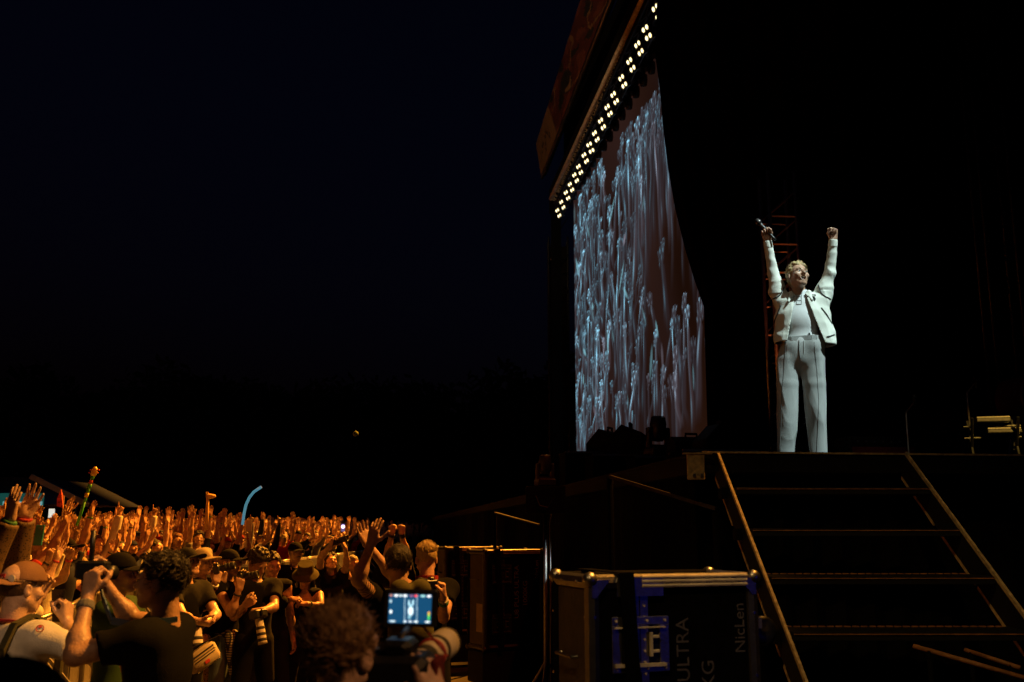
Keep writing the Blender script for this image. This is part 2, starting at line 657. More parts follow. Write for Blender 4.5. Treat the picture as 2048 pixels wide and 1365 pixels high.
def legs(J, g=0.0, upto=1.0):
    o = []
    for key in 'LR':
        h, k, a = J['hip' + key], J['knee' + key], J['ank' + key]
        o.append(cone(h, k, .088 + g, .055 + g, .03))
        if upto >= 1:
            o.append(cone(k, a, .055 + g, .037 + g, .02))
            o.append(ell(k + (a - k) * .28 + A(0, .02, 0), A(.047 + g, .05 + g, .11), .02))
    return o


def head_prims(hc, hr, mouth=0.0, jaw=1.0):
    def q(x, y, z):
        return hc + hr @ A(x, y, z)
    p = [ell(q(0, .012, .035), A(.074, .094, .084), .02, hr),
         ell(q(0, -.03, -.03), A(.060 * jaw, .066, .076), .03, hr),
         ell(q(0, -.066, -.088 - .012 * mouth), A(.027, .025, .023), .025, hr)]
    for s in (-1, 1):
        p.append(cone(q(s * .054 * jaw, 0, -.05), q(s * .018, -.066, -.092 - .012 * mouth), .019, .017, .02))
        p.append(ell(q(s * .043, -.064, -.022), A(.024, .022, .022), .02, hr))
    p.append(cone(q(-.036, -.080, .020), q(.036, -.080, .020), .013, .013, .015))
    for s in (-1, 1):
        p.append(ell(q(s * .031, -.096, .000), A(.017, .016, .010), .008, hr, True))
        p.append(ell(q(s * .031, -.076, -.001), A(.0145, .0145, .0135), .003, hr))
    p += [cone(q(0, -.088, .012), q(0, -.112, -.026), .0085, .0135, .010),
          ell(q(-.012, -.098, -.031), A(.009, .010, .008), .006, hr), ell(q(.012, -.098, -.031), A(.009, .010, .008), .006, hr)]
    if mouth > 0:
        m = mouth
        p += [ell(q(0, -.088, -.066), A(.031, .018, .012 + .017 * m), .012, hr),
              ell(q(0, -.098, -.066), A(.025, .034, .006 + .0155 * m), .004, hr, True)]
    else:
        p += [cone(q(-.020, -.089, -.057), q(0, -.097, -.055), .006, .007, .006), cone(q(.020, -.089, -.057), q(0, -.097, -.055), .006, .007, .006),
              cone(q(-.016, -.088, -.067), q(.016, -.088, -.067), .008, .008, .006)]
    for s in (-1, 1):
        er = hr @ np.array(Matrix.Rotation(R(s * 18), 3, 'Z'))
        p.append(ell(q(s * .079, .012, -.008), A(.008, .020, .031), .006, er))
        p.append(ell(q(s * .088, .006, -.004), A(.006, .010, .016), .004, er, True))
    return p


def hand_prims(a):
    W, h, n, s0 = a['W'], a['h'], a['n'], a['side']
    s = -s0 * np.cross(h, n)
    c, sp, pt = a['curl'], a['spread'], a['point']
    p = []
    fing = [(.031, .088, .072, 7, .0094), (.0105, .093, .080, 1.5, .0096), (-.0105, .088, .074, -4, .0092), (-.030, .079, .058, -11, .0082)]
    for i, (off, kz, L, ang, r) in enumerate(fing):
        kn = W + h * kz + s * off - n * .003
        p.append(cone(W + h * .008 + s * off * .55, kn, .0175, .0125, .012))
        ci = c if not isinstance(c, (list, tuple)) else c[i]
        if pt is not None:
            ci = .05 if i in pt else .95
        w = R(ang * sp)
        d = h * math.cos(w) + s * math.sin(w)
        b = 0.0
        q = kn
        for frac, bend in ((.45, 1.45), (.31, 1.75), (.24, 1.1)):
            b += ci * bend
            e = q + (d * math.cos(b) + n * math.sin(b)) * L * frac
            p.append(cone(q, e, r, r * .88, .0035))
            q, r = e, r * .88
    cm = c if not isinstance(c, (list, tuple)) else sum(c) / 4
    fist = max(0, min(1, (cm - .2) / .6)) if pt is None else 1
    b0 = W + h * .024 + s * .024 + n * .010
    p.append(cone(W + h * .012 + s * .010 + n * .010, W + h * .058 + s * .030 + n * .010, .017, .013, .012))
    t1 = nrm(h * (.62 + .3 * fist) + s * (.72 - .35 * fist) + n * (.25 + .35 * fist))
    t2 = nrm(h * (.80 - .1 * fist) + s * (.50 - .75 * fist) + n * (.25 + .35 * fist))
    t3 = nrm(h * (.85 - .35 * fist) + s * (.40 - 1.15 * fist) + n * (.25 + .35 * fist))
    q = b0
    for L, d, r in ((.045, t1, .0130), (.034, t2, .0112), (.026, t3, .0100)):
        e = q + d * L
        p.append(cone(q, e, r, r * .9, .006))
        q = e
    return p


def arm_prims(a, g=0.0, to=1.0):
    o = [cone(a['S'], a['E'], .052 + g, .041 + g, .03)]
    if to > .55:
        o += [cone(a['E'], a['W'], .041 + g, .0255 + g, .02), ell(a['E'] + (a['W'] - a['E']) * .26, A(.044 + g, .044 + g, .044 + g), .03)]
    return o


def neck_prims(J, g=0.0):
    hr, hc = J['hr'], J['hc']
    return [cone(J['neck'] + A(0, .01, -.04), hc + hr @ A(0, .022, -.055), .062 + g, .055 + g, .03)]


def skin(J, hb=.011, hf=.0055, hh=.006, mouth=0.0):
    body = torso(J, -.012) + legs(J, -.004) + neck_prims(J)
    for key in 'LR':
        body += arm_prims(J[key])
        a = J['ank' + key]
        body.append(cone(a + A(0, .0, -.045), a + A(0, -.13, -.055), .032, .026, .02))
    parts = [sdf_mesh(body, hb), sdf_mesh(head_prims(J['hc'], J['hr'], mouth) + neck_prims(J)[:1], hh)]
    for key in 'LR':
        a = J[key]
        parts.append(sdf_mesh([cone(a['E'] + (a['W'] - a['E']) * .72, a['W'] + a['h'] * .012, .0300, .0245, .012)] + hand_prims(a), hf))
    return join(parts)


def shirt(J, sleeve=.55, h=.011, g=.016, seed=1, hem=.90, vneck=0.0, amp=.007):
    p = torso(J, g)
    for key in 'LR':
        a = J[key]
        if sleeve <= 0:
            u = nrm(a['E'] - a['S'])
            p.append(cap_off(a['S'] + u * .0, u + A(a['side'] * .6, 0, 0), .13))
            continue
        if sleeve < 1:
            e = a['S'] + (a['E'] - a['S']) * (sleeve + .12)
            p.append(cone(a['S'], e, .058 + g, .050 + g, .04))
            u = nrm(a['E'] - a['S'])
            p.append(cap_off(a['S'] + (a['E'] - a['S']) * sleeve, u, .115))
        elif sleeve < 1.5:
            e = a['E'] + (a['W'] - a['E']) * .25
            p += [cone(a['S'], a['E'], .060 + g, .046 + g, .04), cone(a['E'], e, .046 + g, .044 + g, .02)]
            p.append(cap_off(a['E'] + (a['W'] - a['E']) * .15, a['W'] - a['E'], .09))
        else:
            e = a['W'] - nrm(a['W'] - a['E']) * .01
            p += [cone(a['S'], a['E'], .058 + g, .046 + g, .04), cone(a['E'], e, .046 + g, .031 + g, .02), cap_off(a['W'] - nrm(a['W'] - a['E']) * .015, a['W'] - a['E'], .07)]
    nk = J['neck']
    p.append(cone(nk + A(0, -.012, -.035 - vneck), nk + A(0, -.01, .2), .062, .085, .01, True))
    if sleeve <= 0:
        p.append(ell(nk + A(0, -.12, -.06), A(.085, .09, .09), .01, I3, True))
    p.append(func(lambda X, Y, Z: Z - hem + 0 * X + 0 * Y, A(-.5, -.5, .4), A(.5, .5, hem + .02)))
    return sdf_mesh(p, h, folds(seed, amp))


def trousers(J, short=False, h=.012, seed=3, g=.014, wide=0.0, amp=.006):
    p = [ell(A(0, .0, .96), A(.160 + g, .116 + g, .13 + g), .05)]
    for key in 'LR':
        hp, k, a = J['hip' + key], J['knee' + key], J['ank' + key]
        p.append(cone(hp, k, .090 + g, .062 + g + wide, .03))
        if short:
            p.append(cap_off(hp + (k - hp) * .86, k - hp, .16))
        else:
            p.append(cone(k, a + A(0, 0, -.02), .062 + g + wide, .052 + g + wide * 1.2, .02))
            p.append(cap_off(a + A(0, 0, -.035), A(0, 0, -1), .13))
    p.append(func(lambda X, Y, Z: 1.03 - Z + 0 * X + 0 * Y, A(-.4, -.4, 1.01), A(.4, .4, 1.3)))
    return sdf_mesh(p, h, folds(seed, amp, 22, (1, 1, .6)))


def shoes(J):
    p = []
    for key in 'LR':
        a = J['ank' + key]
        p += [cone(A(a[0], a[1] + .02, .040), A(a[0] * 1.1, a[1] - .155, .036), .042, .036, .02), cone(A(a[0], a[1], .04), A(a[0], a[1], .10), .044, .046, .02)]
    p.append(func(lambda X, Y, Z: Z - .004 + 0 * X + 0 * Y, A(-.6, -.6, -.2), A(.6, .6, .02)))
    return sdf_mesh(p, .011)


def hair(style, h=.008, seed=5):
    """in the head's own frame (origin between the ears, facing -y)"""
    r = np.random.RandomState(seed)
    p = []

    def tufts(n, length, rad, sweep, zmin=.0, k=.008, front=-.085, lift=.45):
        for _ in range(n):
            while True:
                d = nrm(r.normal(size=3))
                c = A(0, .012, .035) + d * A(.072, .092, .083)
                if c[2] > zmin and not (c[1] < -.02 and c[2] < .075) and c[1] > front:
                    break
            w = np.array(sweep) + r.normal(size=3) * .40
            w = nrm(w - d * (w @ d))
            m_ = c + (w * .62 + d * lift * .9) * length * .6
            e = m_ + (w + d * lift * (r.rand() - .35)) * length * (.3 + .5 * r.rand())
            p.append(cone(c, m_, rad, rad * .85, k))
            p.append(cone(m_, e, rad * .85, rad * .25, k))
    if style == 'undercap':
        p.append(ell(A(0, .020, .030), A(.079, .097, .090), .01))
        tufts(70, .030, .007, (0, .4, -1), -.03, .005, -.02, .2)
        p.append(func(lambda X, Y, Z: .042 - Z + 0 * X + 0 * Y, A(-.2, -.2, .03), A(.2, .2, .3)))
    elif style == 'buzz':
        p.append(ell(A(0, .016, .042), A(.077, .096, .084), .01))
    elif style == 'short':
        p.append(ell(A(0, .018, .045), A(.080, .098, .088), .01))
        tufts(190, .045, .008, (.35, -.6, .2), 0, .005, -.085, .30)
    elif style == 'flat':
        p.append(ell(A(0, .018, .040), A(.078, .097, .086), .01))
        tufts(150, .026, .008, (0, 0, 1.4), .07, .004, -.085, 1.2)
    elif style == 'quiff':
        p.append(ell(A(0, .024, .036), A(.081, .096, .088), .01))
        p.append(ell(A(0, .055, -.03), A(.068, .055, .06), .02))
        tufts(130, .055, .009, (-.1, 1, -.2), -.02, .007, -.085, .22)
        tufts(34, .050, .008, (.9, .1, .3), .085, .006, -.085, .55)
    elif style == 'messy':
        p.append(ell(A(0, .022, .040), A(.084, .099, .091), .01))
        p.append(ell(A(0, .06, -.035), A(.070, .052, .062), .02))
        tufts(260, .070, .009, (.6, .3, -.1), -.03, .005, -.085, .40)
        tufts(60, .065, .009, (.9, -.3, .3), .075, .004, -.085, .5)
    elif style == 'curly':
        p.append(ell(A(0, .022, .045), A(.084, .100, .092), .01))
        for _ in range(150):
            d = nrm(r.normal(size=3))
            c = A(0, .02, .045) + d * A(.086, .102, .094)
            if c[2] > .0 and not (c[1] < -.03 and c[2] < .085):
                p.append(ell(c, A(.014, .014, .014) * (.7 + .7 * r.rand()), .004))
    elif style in ('long', 'tail'):
        p.append(ell(A(0, .022, .040), A(.084, .100, .090), .01))
        p.append(ell(A(0, .06, -.04), A(.075, .05, .07), .02))
        if style == 'long':
            for i in range(22):
                w = math.pi * (i / 21.)
                b = A(.078 * math.cos(w), .02 + .075 * math.sin(w), -.02)
                p.append(cone(b, b + A(.02 * math.cos(w) + r.normal() * .012, .02 * math.sin(w), -.26 - .05 * r.rand()), .026, .010, .012))
        else:
            p.append(ell(A(0, .115, .03), A(.035, .035, .035), .01))
            for i in range(6):
                p.append(cone(A(0, .12, .03), A(r.normal() * .02, .15, -.20), .02, .006, .01))
        tufts(40, .04, .012, (0, .5, -.2), .0)
    p.append(ell(A(0, -.095, -.042), A(.062 if style != 'long' else .056, .085, .098), .012, I3, True))
    if style in ('short', 'flat', 'buzz', 'quiff', 'messy', 'undercap'):
        for s in (-1, 1):
            p.append(ell(A(s * .085, .0, -.02), A(.03, .03, .042), .008, I3, True))
        if style in ('short', 'flat', 'buzz'):
            p.append(func(lambda X, Y, Z: Z + .045 + 0 * X + 0 * Y, A(-.2, -.2, -.2), A(.2, .2, -.03)))
    nz = folds(seed, .0035, 170, (1, 1, .3))
    return sdf_mesh(p, h, nz)


def strands(n, length, rad, sweep, seed, lift=.3, zmin=-.03, noise=.35, drop=.0, front=-.085, segs=4, shell=1.06):
    """fine locks as thin three-sided tapering tubes combed over the scalp, in the head's own frame"""
    r = np.random.RandomState(seed)
    V, F = [], []
    while n > 0:
        d = nrm(r.normal(size=3))
        c = A(0, .020, .040) + d * A(.080, .096, .088) * shell
        if c[2] < zmin or (c[1] < -.03 and c[2] < .085) or c[1] < front:
            continue
        n -= 1
        w = np.array(sweep) + r.normal(size=3) * noise
        w = nrm(w - d * (w @ d))
        L = length * (.5 + r.rand())
        p = c - d * .006
        bend = r.normal(size=3) * .5
        b0 = len(V)
        for i in range(segs + 1):
            t = i / segs
            g = nrm(w + d * lift * (1 - t) + bend * t * .6 + A(0, 0, -drop * t))
            if i:
                p = p + g * L / segs
            x = nrm(np.cross(g, d))
            y = np.cross(g, x)
            q = rad * (1 - .8 * t)
            for a in (0, 2.094, 4.189):
                V.append(p + (x * math.cos(a) + y * math.sin(a)) * q)
        for i in range(segs):
            for k in range(3):
                F.append((b0 + i * 3 + k, b0 + i * 3 + (k + 1) % 3, b0 + i * 3 + 3 + (k + 1) % 3, b0 + i * 3 + 3 + k))
    return np.array(V), np.array(F, np.int32)


def cap(h=.007):
    crown = [ell(A(0, .014, .030), A(.088, .107, .102), .004), func(lambda X, Y, Z: Z - .035 + 0 * X + 0 * Y, A(-.3, -.3, -.3), A(.3, .3, .05))]

    def brimf(X, Y, Z):
        e = np.sqrt((X / .080) ** 2 + ((Y + .085) / .112) ** 2) - 1
        return np.maximum(np.maximum(e * .08, np.abs(Z - .041 + X * X * 4.0 + (Y + .09) * -.10) - .004), Y + .03)
    b = sdf_mesh([func(brimf, A(-.12, -.23, -.02), A(.12, .0, .10), False)], .005, None, A(-.12, -.23, -.02), A(.12, .0, .10))
    return sdf_mesh(crown, h), b


def bucket():
    def f(X, Y, Z):
        r = np.sqrt(X ** 2 + ((Y - .012) / 1.15) ** 2)
        crown = np.maximum(r - (.098 - .10 * np.clip(Z - .04, 0, .1)), np.abs(Z - .085) - .055)
        bz = .045 - (r - .09) * .75
        brim = np.maximum(np.maximum(r - .155, .075 - r), np.abs(Z - bz) - .006)
        return np.minimum(crown, brim)
    return sdf_mesh([func(f, A(-.2, -.22, -.06), A(.2, .24, .17), False)], .006, folds(9, .003, 40), A(-.2, -.22, -.06), A(.2, .24, .17))


def head_matrix(J):
    m = Matrix.Identity(4)
    for i in range(3):
        for j in range(3):
            m[i][j] = J['hr'][i, j]
        m[i][3] = J['hc'][i]
    return m


def wrist_matrix(a, back=.03):
    z = nrm(a['W'] - a['E'])
    x = nrm(np.cross(z, a['n']) if abs(z @ a['n']) < .95 else np.cross(z, A(1, 0, 0)))
    y = np.cross(z, x)
    c = a['W'] - z * back
    m = Matrix.Identity(4)
    for i in range(3):
        m[i][0], m[i][1], m[i][2], m[i][3] = x[i], y[i], z[i], c[i]
    return m


def ring_mesh(name, r=.031, w=.012):
    b = MB()
    b.lathe([(r - .002, -w), (r, -w), (r + .0025, -w * .5), (r + .0025, w * .5), (r, w), (r - .002, w)], 14)
    me = bpy.data.meshes.new(name)
    me.from_pydata([tuple(v) for v in b.v], [], b.f)
    me.update()
    return me


def face_bits(root, J, mouth=0.0, iris=True):
    """eyes (and teeth) as small children of a person"""
    hm = head_matrix(J)
    for s in (-1, 1):
        b = MB()
        b.lathe([(.0, -.0110), (.006, -.0098), (.009, -.0065), (.0110, 0), (.009, .0065), (.006, .0098), (.0, .0110)], 12, Matrix.Translation((s * .031, -.0802, -.002)))
        e = b.build('eye', M['eye'], root, True)
        e.matrix_local = hm
        b = MB()
        b.lathe([(.0058, -.001), (.0058, .0015), (.004, .0022), (.0, .0024)], 12, Matrix.Translation((s * .031 + .001, -.0915, -.001)) @ Matrix.Rotation(R(90), 4, 'X'))
        i = b.build('iris', M['iris'], e, True)
    if mouth:
        b = MB()
        for k in range(7):
            x = (k - 3) * .0065
            b.box((x - .003, -.088 + x * x * 12, -.066 + .002 + .006 * mouth), (x + .003, -.083 + x * x * 12, -.066 + .010 + .007 * mouth), None, .001)
        t = b.build('teeth', M['teeth'], root)
        t.matrix_local = hm
        b = MB()
        b.lathe([(.0, -.001), (.024, 0), (.018, .006), (0, .008)], 16, Matrix.Translation((0, -.072, -.068)) @ Matrix.Rotation(R(90), 4, 'X') @ Matrix.Scale(.62, 4, (0, 1, 0)))
        g = b.build('mouth_lining', M['mouth'], root, True)
        g.matrix_local = hm


def dressed(root, J, skin_mat, top=('cloth_black', .55), bottom=('cloth_charcoal', False), hairs=None, mouth=0.0, res=1.0, seed=1, hat=None, vneck=0.0, hem=.90, eyes=True, wide=0.0, amp=.011):
    """body and clothing meshes under the person's Empty"""
    v, f = skin(J, .012 * res, .005 * res, .0052 * res, mouth)
    b = mobj('body', raw_mesh('body', v, f, True, [skin_mat]), root)
    out = {'body': b}
    if top:
        v, f = shirt(J, top[1], .0105 * res, .016 if top[1] < 1.5 else .02, seed, hem, vneck, amp)
        out['shirt'] = mobj('shirt' if top[1] > 0 else 'tank_top', raw_mesh('shirt', v, f, True, [M[top[0]]]), root)
    if bottom:
        v, f = trousers(J, bottom[1], .013 * res, seed + 9, wide=wide)
        out['trousers'] = mobj('shorts' if bottom[1] else 'trousers', raw_mesh('trousers', v, f, True, [M[bottom[0]]]), root)
    v, f = shoes(J)
    mobj('shoes', raw_mesh('shoes', v, f, True, [M['cloth_charcoal']]), root)
    hm = head_matrix(J)
    if hairs:
        v, f = hair(hairs[0], .0054 * res, seed + 3)
        if len(hairs) > 2:
            v, f = join([(v, f), strands(**dict(hairs[2], seed=seed))])
        out['hair'] = mobj('hair', raw_mesh('hair', v, f, True, [M[hairs[1]]]), root)
        out['hair'].matrix_local = hm
    if hat:
        kind, hmat = hat[0], hat[1]
        m2 = hm
        if kind == 'cap_back':
            m2 = hm @ Matrix.Rotation(R(180), 4, 'Z')
            kind = 'cap'
        if kind == 'cap':
            (v1, f1), (v2, f2) = cap()
            c = mobj('cap', raw_mesh('cap', v1, f1, True, [M[hmat]]), root)
            c.matrix_local = m2
            br = mobj('brim', raw_mesh('brim', v2, f2, True, [M[hat[2] if len(hat) > 2 else hmat]]), c)
            bt = MB()
            bt.lathe([(0, .131), (.007, .131), (.005, .136), (0, .138)], 8)
            bt.build('button', M[hmat], c)
            out['cap'] = c
        else:
            v1, f1 = bucket()
            c = mobj('bucket_hat', raw_mesh('bucket_hat', v1, f1, True, [M[hmat]]), root)
            c.matrix_local = hm
            out['cap'] = c
    if eyes:
        face_bits(root, J, mouth)
    return out
# ------------------------------------------------------------------ ground, far trees
b = MB()
b.add([(-300, -60, 0), (300, -60, 0), (300, 400, 0), (-300, 400, 0)], [(0, 1, 2, 3)])
tag(b.build('ground', M['ground']), kind='structure')

b = MB()
rr = random.Random(3)


def crown_mesh(seed):
    r = np.random.RandomState(seed)
    cl = [(A(r.normal() * 2.2, r.normal() * 2.2, 6.5 + r.rand() * 6), 1.6 + r.rand() * 1.6) for _ in range(16)]
    V, F = [], []
    for c, rad in cl:
        for _ in range(130):
            d = nrm(r.normal(size=3)) * rad * (.6 + .5 * r.rand())
            p = c + d * A(1, 1, .8)
            u, w = nrm(r.normal(size=3)), nrm(r.normal(size=3))
            n = len(V)
            q = .22 + .2 * r.rand()
            V += [p - u * q - w * q * .5, p + u * q - w * q * .5, p + u * q + w * q * .5, p - u * q + w * q * .5]
            F.append((n, n + 1, n + 2, n + 3))
    return raw_mesh('crown', np.array(V), np.array(F, np.int32), False, [M['leaf']])


crowns = [crown_mesh(s) for s in (1, 2, 3)]
for i in range(17):
    px = -60 + i * 74 + rr.uniform(-20, 20)
    Y = rr.uniform(92, 112)
    t = empty('tree', 'dark leafy tree in the black treeline beyond the night crowd', 'tree', (GX(px, Y), Y, 0), rr.uniform(0, 6), 'trees beyond the crowd')
    s = rr.uniform(1.05, 1.35)
    t.scale = (s * 1.15, s * 1.15, s)
    mobj('crown', crowns[i % 3], t)
    k = MB()
    k.tube([(0, 0, -.1), (.1, 0, 3), (0, .1, 7)], [.32, .24, .12], 8)
    for j in range(4):
        a = j * 1.6
        k.tube([(0.05, 0, 4 + j * .6), (1.6 * math.cos(a), 1.6 * math.sin(a), 7 + j * .5)], [.12, .04], 5)
    k.build('trunk', M['bark'], t)

# ------------------------------------------------------------------ the stage: origin at its near corner, y along the front, x into the stage
O = Vector((1.32, 6.95, 0))
RZ = R(7.1)
SM = Matrix.Translation(O) @ Matrix.Rotation(RZ, 4, 'Z')
DECK = 2.38


def SW(bx, ay, z):
    return SM @ Vector((bx, ay, z))


st = empty('stage', 'raised black festival stage floor with a thin metal edge above the stairs', 'stage', O, RZ)
b = MB()
for i in range(5):
    for j in range(6):
        b.box((i * 3.2 + .003, j * 7 + .003, DECK - .14), (i * 3.2 + 3.197, j * 7 + 6.997, DECK))
b.build('deck', M['black_paint'], st)
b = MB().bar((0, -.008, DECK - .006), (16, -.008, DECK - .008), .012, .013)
b.build('edge_trim', M['wood_edge'], st)  # pale colour paints the lit line along this metal edge
b = MB().bar((-.012, 0, DECK - .012), (-.012, 42, DECK - .012), .014, .02)
b.build('edge_trim', M['black_paint'], st)  # same trim coloured black, so this side looks less lit


def drape(name, p0, p1, z0, z1, parent, folds_n=60, depth=.05, thick=.01, mat_=None):
    """a hanging cloth with pleats and real thickness"""
    p0, p1 = Vector(p0), Vector(p1)
    t = (p1 - p0)
    n = Vector((-t.y, t.x, 0)).normalized()
    m = folds_n * 4
    v, f = [], []
    for side in (0, 1):
        for i in range(m + 1):
            w = depth * math.sin(i * math.pi / 2 + .3 * math.sin(i * .37)) * (.6 + .4 * math.sin(i * .113))
            for z in (z0, z1):
                q = p0 + t * (i / m) + n * (w + side * thick)
                v.append((q.x, q.y, z))
    k = (m + 1) * 2
    for i in range(m):
        a = i * 2
        f += [(a, a + 2, a + 3, a + 1), (k + a + 1, k + a + 3, k + a + 2, k + a), (a + 1, a + 3, k + a + 3, k + a + 1)]
    f += [(0, 1, k + 1, k), (2 * m, k + 2 * m, k + 2 * m + 1, 2 * m + 1)]
    return MB().add(v, f).build(name, mat_ or M['black_cloth'], parent)


drape('skirt', (.06, .35, 0), (.06, 40, 0), .01, DECK - .16, st, 160, .04)
drape('skirt', (.10, .45, 0), (15.9, .45, 0), .01, DECK - .16, st, 70, .05)
b = MB()
for j in range(14):
    for i in (0.2, 4, 8, 12):
        b.tube([(i, 1.2 + j * 3, 0), (i, 1.2 + j * 3, DECK - .14)], .03, 6)
b.build('support_leg', M['metal_dull'], st)['kind'] = 'stuff'

bd = empty('backdrop_drape', 'black cloth hung across the back of the stage', 'drape', SW(14.5, 0, 0), RZ)
drape('cloth', (0, -12, 0), (0, 42, 0), 0, 19, bd, 130, .12)
bd2 = empty('wing_drape', 'black masking cloth hung across the far end of the stage', 'drape', SW(0, 43.5, 0), RZ)
drape('cloth', (2.2, 0, 0), (14, 0, 0), 0, 5.2, bd2, 60, .12)

# bracket plate on the stage corner
bk = empty('corner_bracket', 'pale metal bracket plate on the stage corner beside the stair rail', 'bracket', SW(-.05, -.06, DECK - .22))
b = MB().box((-.075, -.01, .02), (.045, .012, .20), None, .004)
b.box((-.10, -.02, .195), (.10, .03, .205))
b.build('plate', M['wood_edge'], bk)
for x in (-.03, .02):
    MB().tube([(x, -.011, .05), (x, -.026, .05)], .012, 6).build('bolt', M['metal'], bk)

# ------------------------------------------------------------------ the stairs from the pit up to the stage
sr = empty('staircase', 'black stage stairs with worn golden stringer edges climbing to the deck', 'stairs', SW(0, 0, 0), R(.2))
RISE, RUN, SW0, SW1 = .265, .392, .112, 1.435
for k in range(1, 9):
    z = DECK - RISE * k
    y0 = -RUN * k
    t = MB().box((SW0 + .03, y0, z - .045), (SW1 - .03, y0 + .30, z), None, .003).build('tread', M['black_paint'], sr)
    MB().bar((SW0 + .03, y0 - .006, z - .010), (SW1 - .03, y0 - .006, z - .010), .004, .0045).build('nosing', M['rail_paint'], t)
    if k >= 3:
        g = MB()
        n = 26
        for i in range(n):
            x = SW0 + .06 + (SW1 - SW0 - .12) * i / n
            g.box((x, y0 + .262, z + .001), (x + .034, y0 + .276, z + .007))
        g.build('grip_strip', M['rail_paint'], t)


def stringer(x, out):
    """a channel beam: web and two flanges whose worn edges catch the light"""
    s = MB()
    d = Vector((0, -RUN, -RISE)).normalized()
    a = Vector((x, .02, DECK - .012))
    e = a + d * 4.35
    up = Vector((0, -RISE, RUN)).normalized() * -1
    up = Vector((0, d.z * -1, d.y)).normalized() * -1
    if up.z < 0:
        up = -up
    low = .19
    w = MB().bar(a - up * (low / 2), e - up * (low / 2), .012, low - .02).build('stringer', M['black_paint'], sr)
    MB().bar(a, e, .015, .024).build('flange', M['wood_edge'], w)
    f = MB()
    n = 7
    L = (e - a).length
    for i in range(n):
        p0 = a - up * low + d * (L * i / n + (.05 if i % 2 else .01))
        p1 = a - up * low + d * (L * (i + 1) / n - .03)
        f.bar(p0, p1, .013, .024)
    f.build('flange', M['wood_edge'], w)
    return w


stringer(SW0 + .005, -1)
stringer(SW1 - .005, 1)
for k in range(1, 9):
    for x in (SW0 - .03, SW1 + .03):
        MB().box((x - .02, -RUN * k + .08, DECK - RISE * k - .07), (x + .012, -RUN * k + .20, DECK - RISE * k + .0)).build('cleat', M['black_cloth'], sr)
for k in (5, 8):
    for x in (SW0 - .02, SW1 + .02):
        MB().tube([(x, -RUN * k + .1, 0), (x, -RUN * k + .1, DECK - RISE * k - .1)], .024, 6).build('leg', M['black_metal'], sr)

# low barrier rails lying under the right of the stairs
for (a, e, yy, lab) in (((1826, 1292), (2110, 1374), 4.9, 'lower of two orange lit handrails lying beneath the stairs'), ((1930, 1300), (2040, 1336), 5.3, 'shorter handrail lying above another beneath the stairs')):
    p, q = P(a[0], a[1], yy), P(e[0], e[1], yy - .25)
    h = empty('handrail', lab, 'rail', p, 0, 'handrails beneath the stairs')
    MB().tube([(0, 0, 0), q - p], .0105, 8).build('tube', M['rail_paint'], h, True)
    g = MB()
    for t in (.12, .85):
        c = (q - p) * t
        g.tube([c, (c.x, c.y, -p.z + .0)], .012, 6)
    g.build('post', M['black_cloth'], h)

# sloping brace bar and skirting box left of the stairs
p, q = P(1220, 954, 7.6), P(1432, 1018, 7.0)
br = empty('brace_bar', 'long sloping timber brace bar in front of the black stage skirt', 'brace', p)
MB().bar((0, 0, 0), q - p, .026, .026).build('bar', M['ply_dark'], br)
MB().tube([(.0, .02, -p.z), (0, .02, -.01)], .025, 8).build('post', M['black_cloth'], br)
MB().tube([(q.x - p.x, q.y - p.y + .02, -p.z), (q.x - p.x, q.y - p.y + .02, q.z - p.z - .02)], .025, 8).build('post', M['black_cloth'], br)
p2, q2 = P(990, 1026, 14), P(1078, 1050, 13)
br = empty('brace_bar', 'thin sloping brace bar above the far flight case', 'brace', p2)
MB().bar((0, 0, 0), q2 - p2, .03, .02).build('bar', M['rubber'], br)
MB().tube([(.0, .02, -p2.z), (0, .02, -.01)], .025, 8).build('post', M['black_cloth'], br)
# ------------------------------------------------------------------ roof, front truss, lamps
HY0, HY1 = 5.0, 39.0        # the truss runs along the front of the stage


def TX(Y, off=0.0):
    """x of the blinder truss at distance Y"""
    return 1.73 + (38 - Y) * .1069 + off


TZ = 14.42
rf = empty('stage_roof', 'black stage roof fascia and canopy over the stage front', 'roof', (0, 0, 0))
b = MB()
for (x0, x1, z0, z1) in ((.12, .60, TZ + .55, TZ + 1.6),):
    b.add([(TX(HY0, x0), HY0, z0), (TX(HY0, x1), HY0, z0), (TX(HY0, x1), HY0, z1), (TX(HY0, x0), HY0, z1), (TX(HY1 + 1.5, x0), HY1 + 1.5, z0), (TX(HY1 + 1.5, x1), HY1 + 1.5, z0), (TX(HY1 + 1.5, x1), HY1 + 1.5, z1), (TX(HY1 + 1.5, x0), HY1 + 1.5, z1)],
          [(0, 1, 2, 3), (7, 6, 5, 4), (0, 4, 5, 1), (1, 5, 6, 2), (2, 6, 7, 3), (3, 7, 4, 0)])
b.build('fascia', M['black_cloth'], rf)
b = MB()
v = []
for (Y, s) in ((HY0 - 8, 0), (HY1 + 3, 1)):
    for (dx, z) in ((.36, TZ + 1.6), (17, TZ + 5.5), (17, TZ + 5.7), (.36, TZ + 1.8)):
        v.append((TX(Y, dx), Y, z))
b.add(v, [(0, 1, 2, 3), (7, 6, 5, 4), (0, 4, 5, 1), (1, 5, 6, 2), (2, 6, 7, 3), (3, 7, 4, 0)])
b.build('canopy', M['black_cloth'], rf)
for (x, y) in ((TX(40.2, .35), 40.2), (15.5, -3.0)):
    MB().box((x - .2, y - .2, 0), (x + .2, y + .2, TZ + 1.6)).build('column', M['black_cloth'], rf)

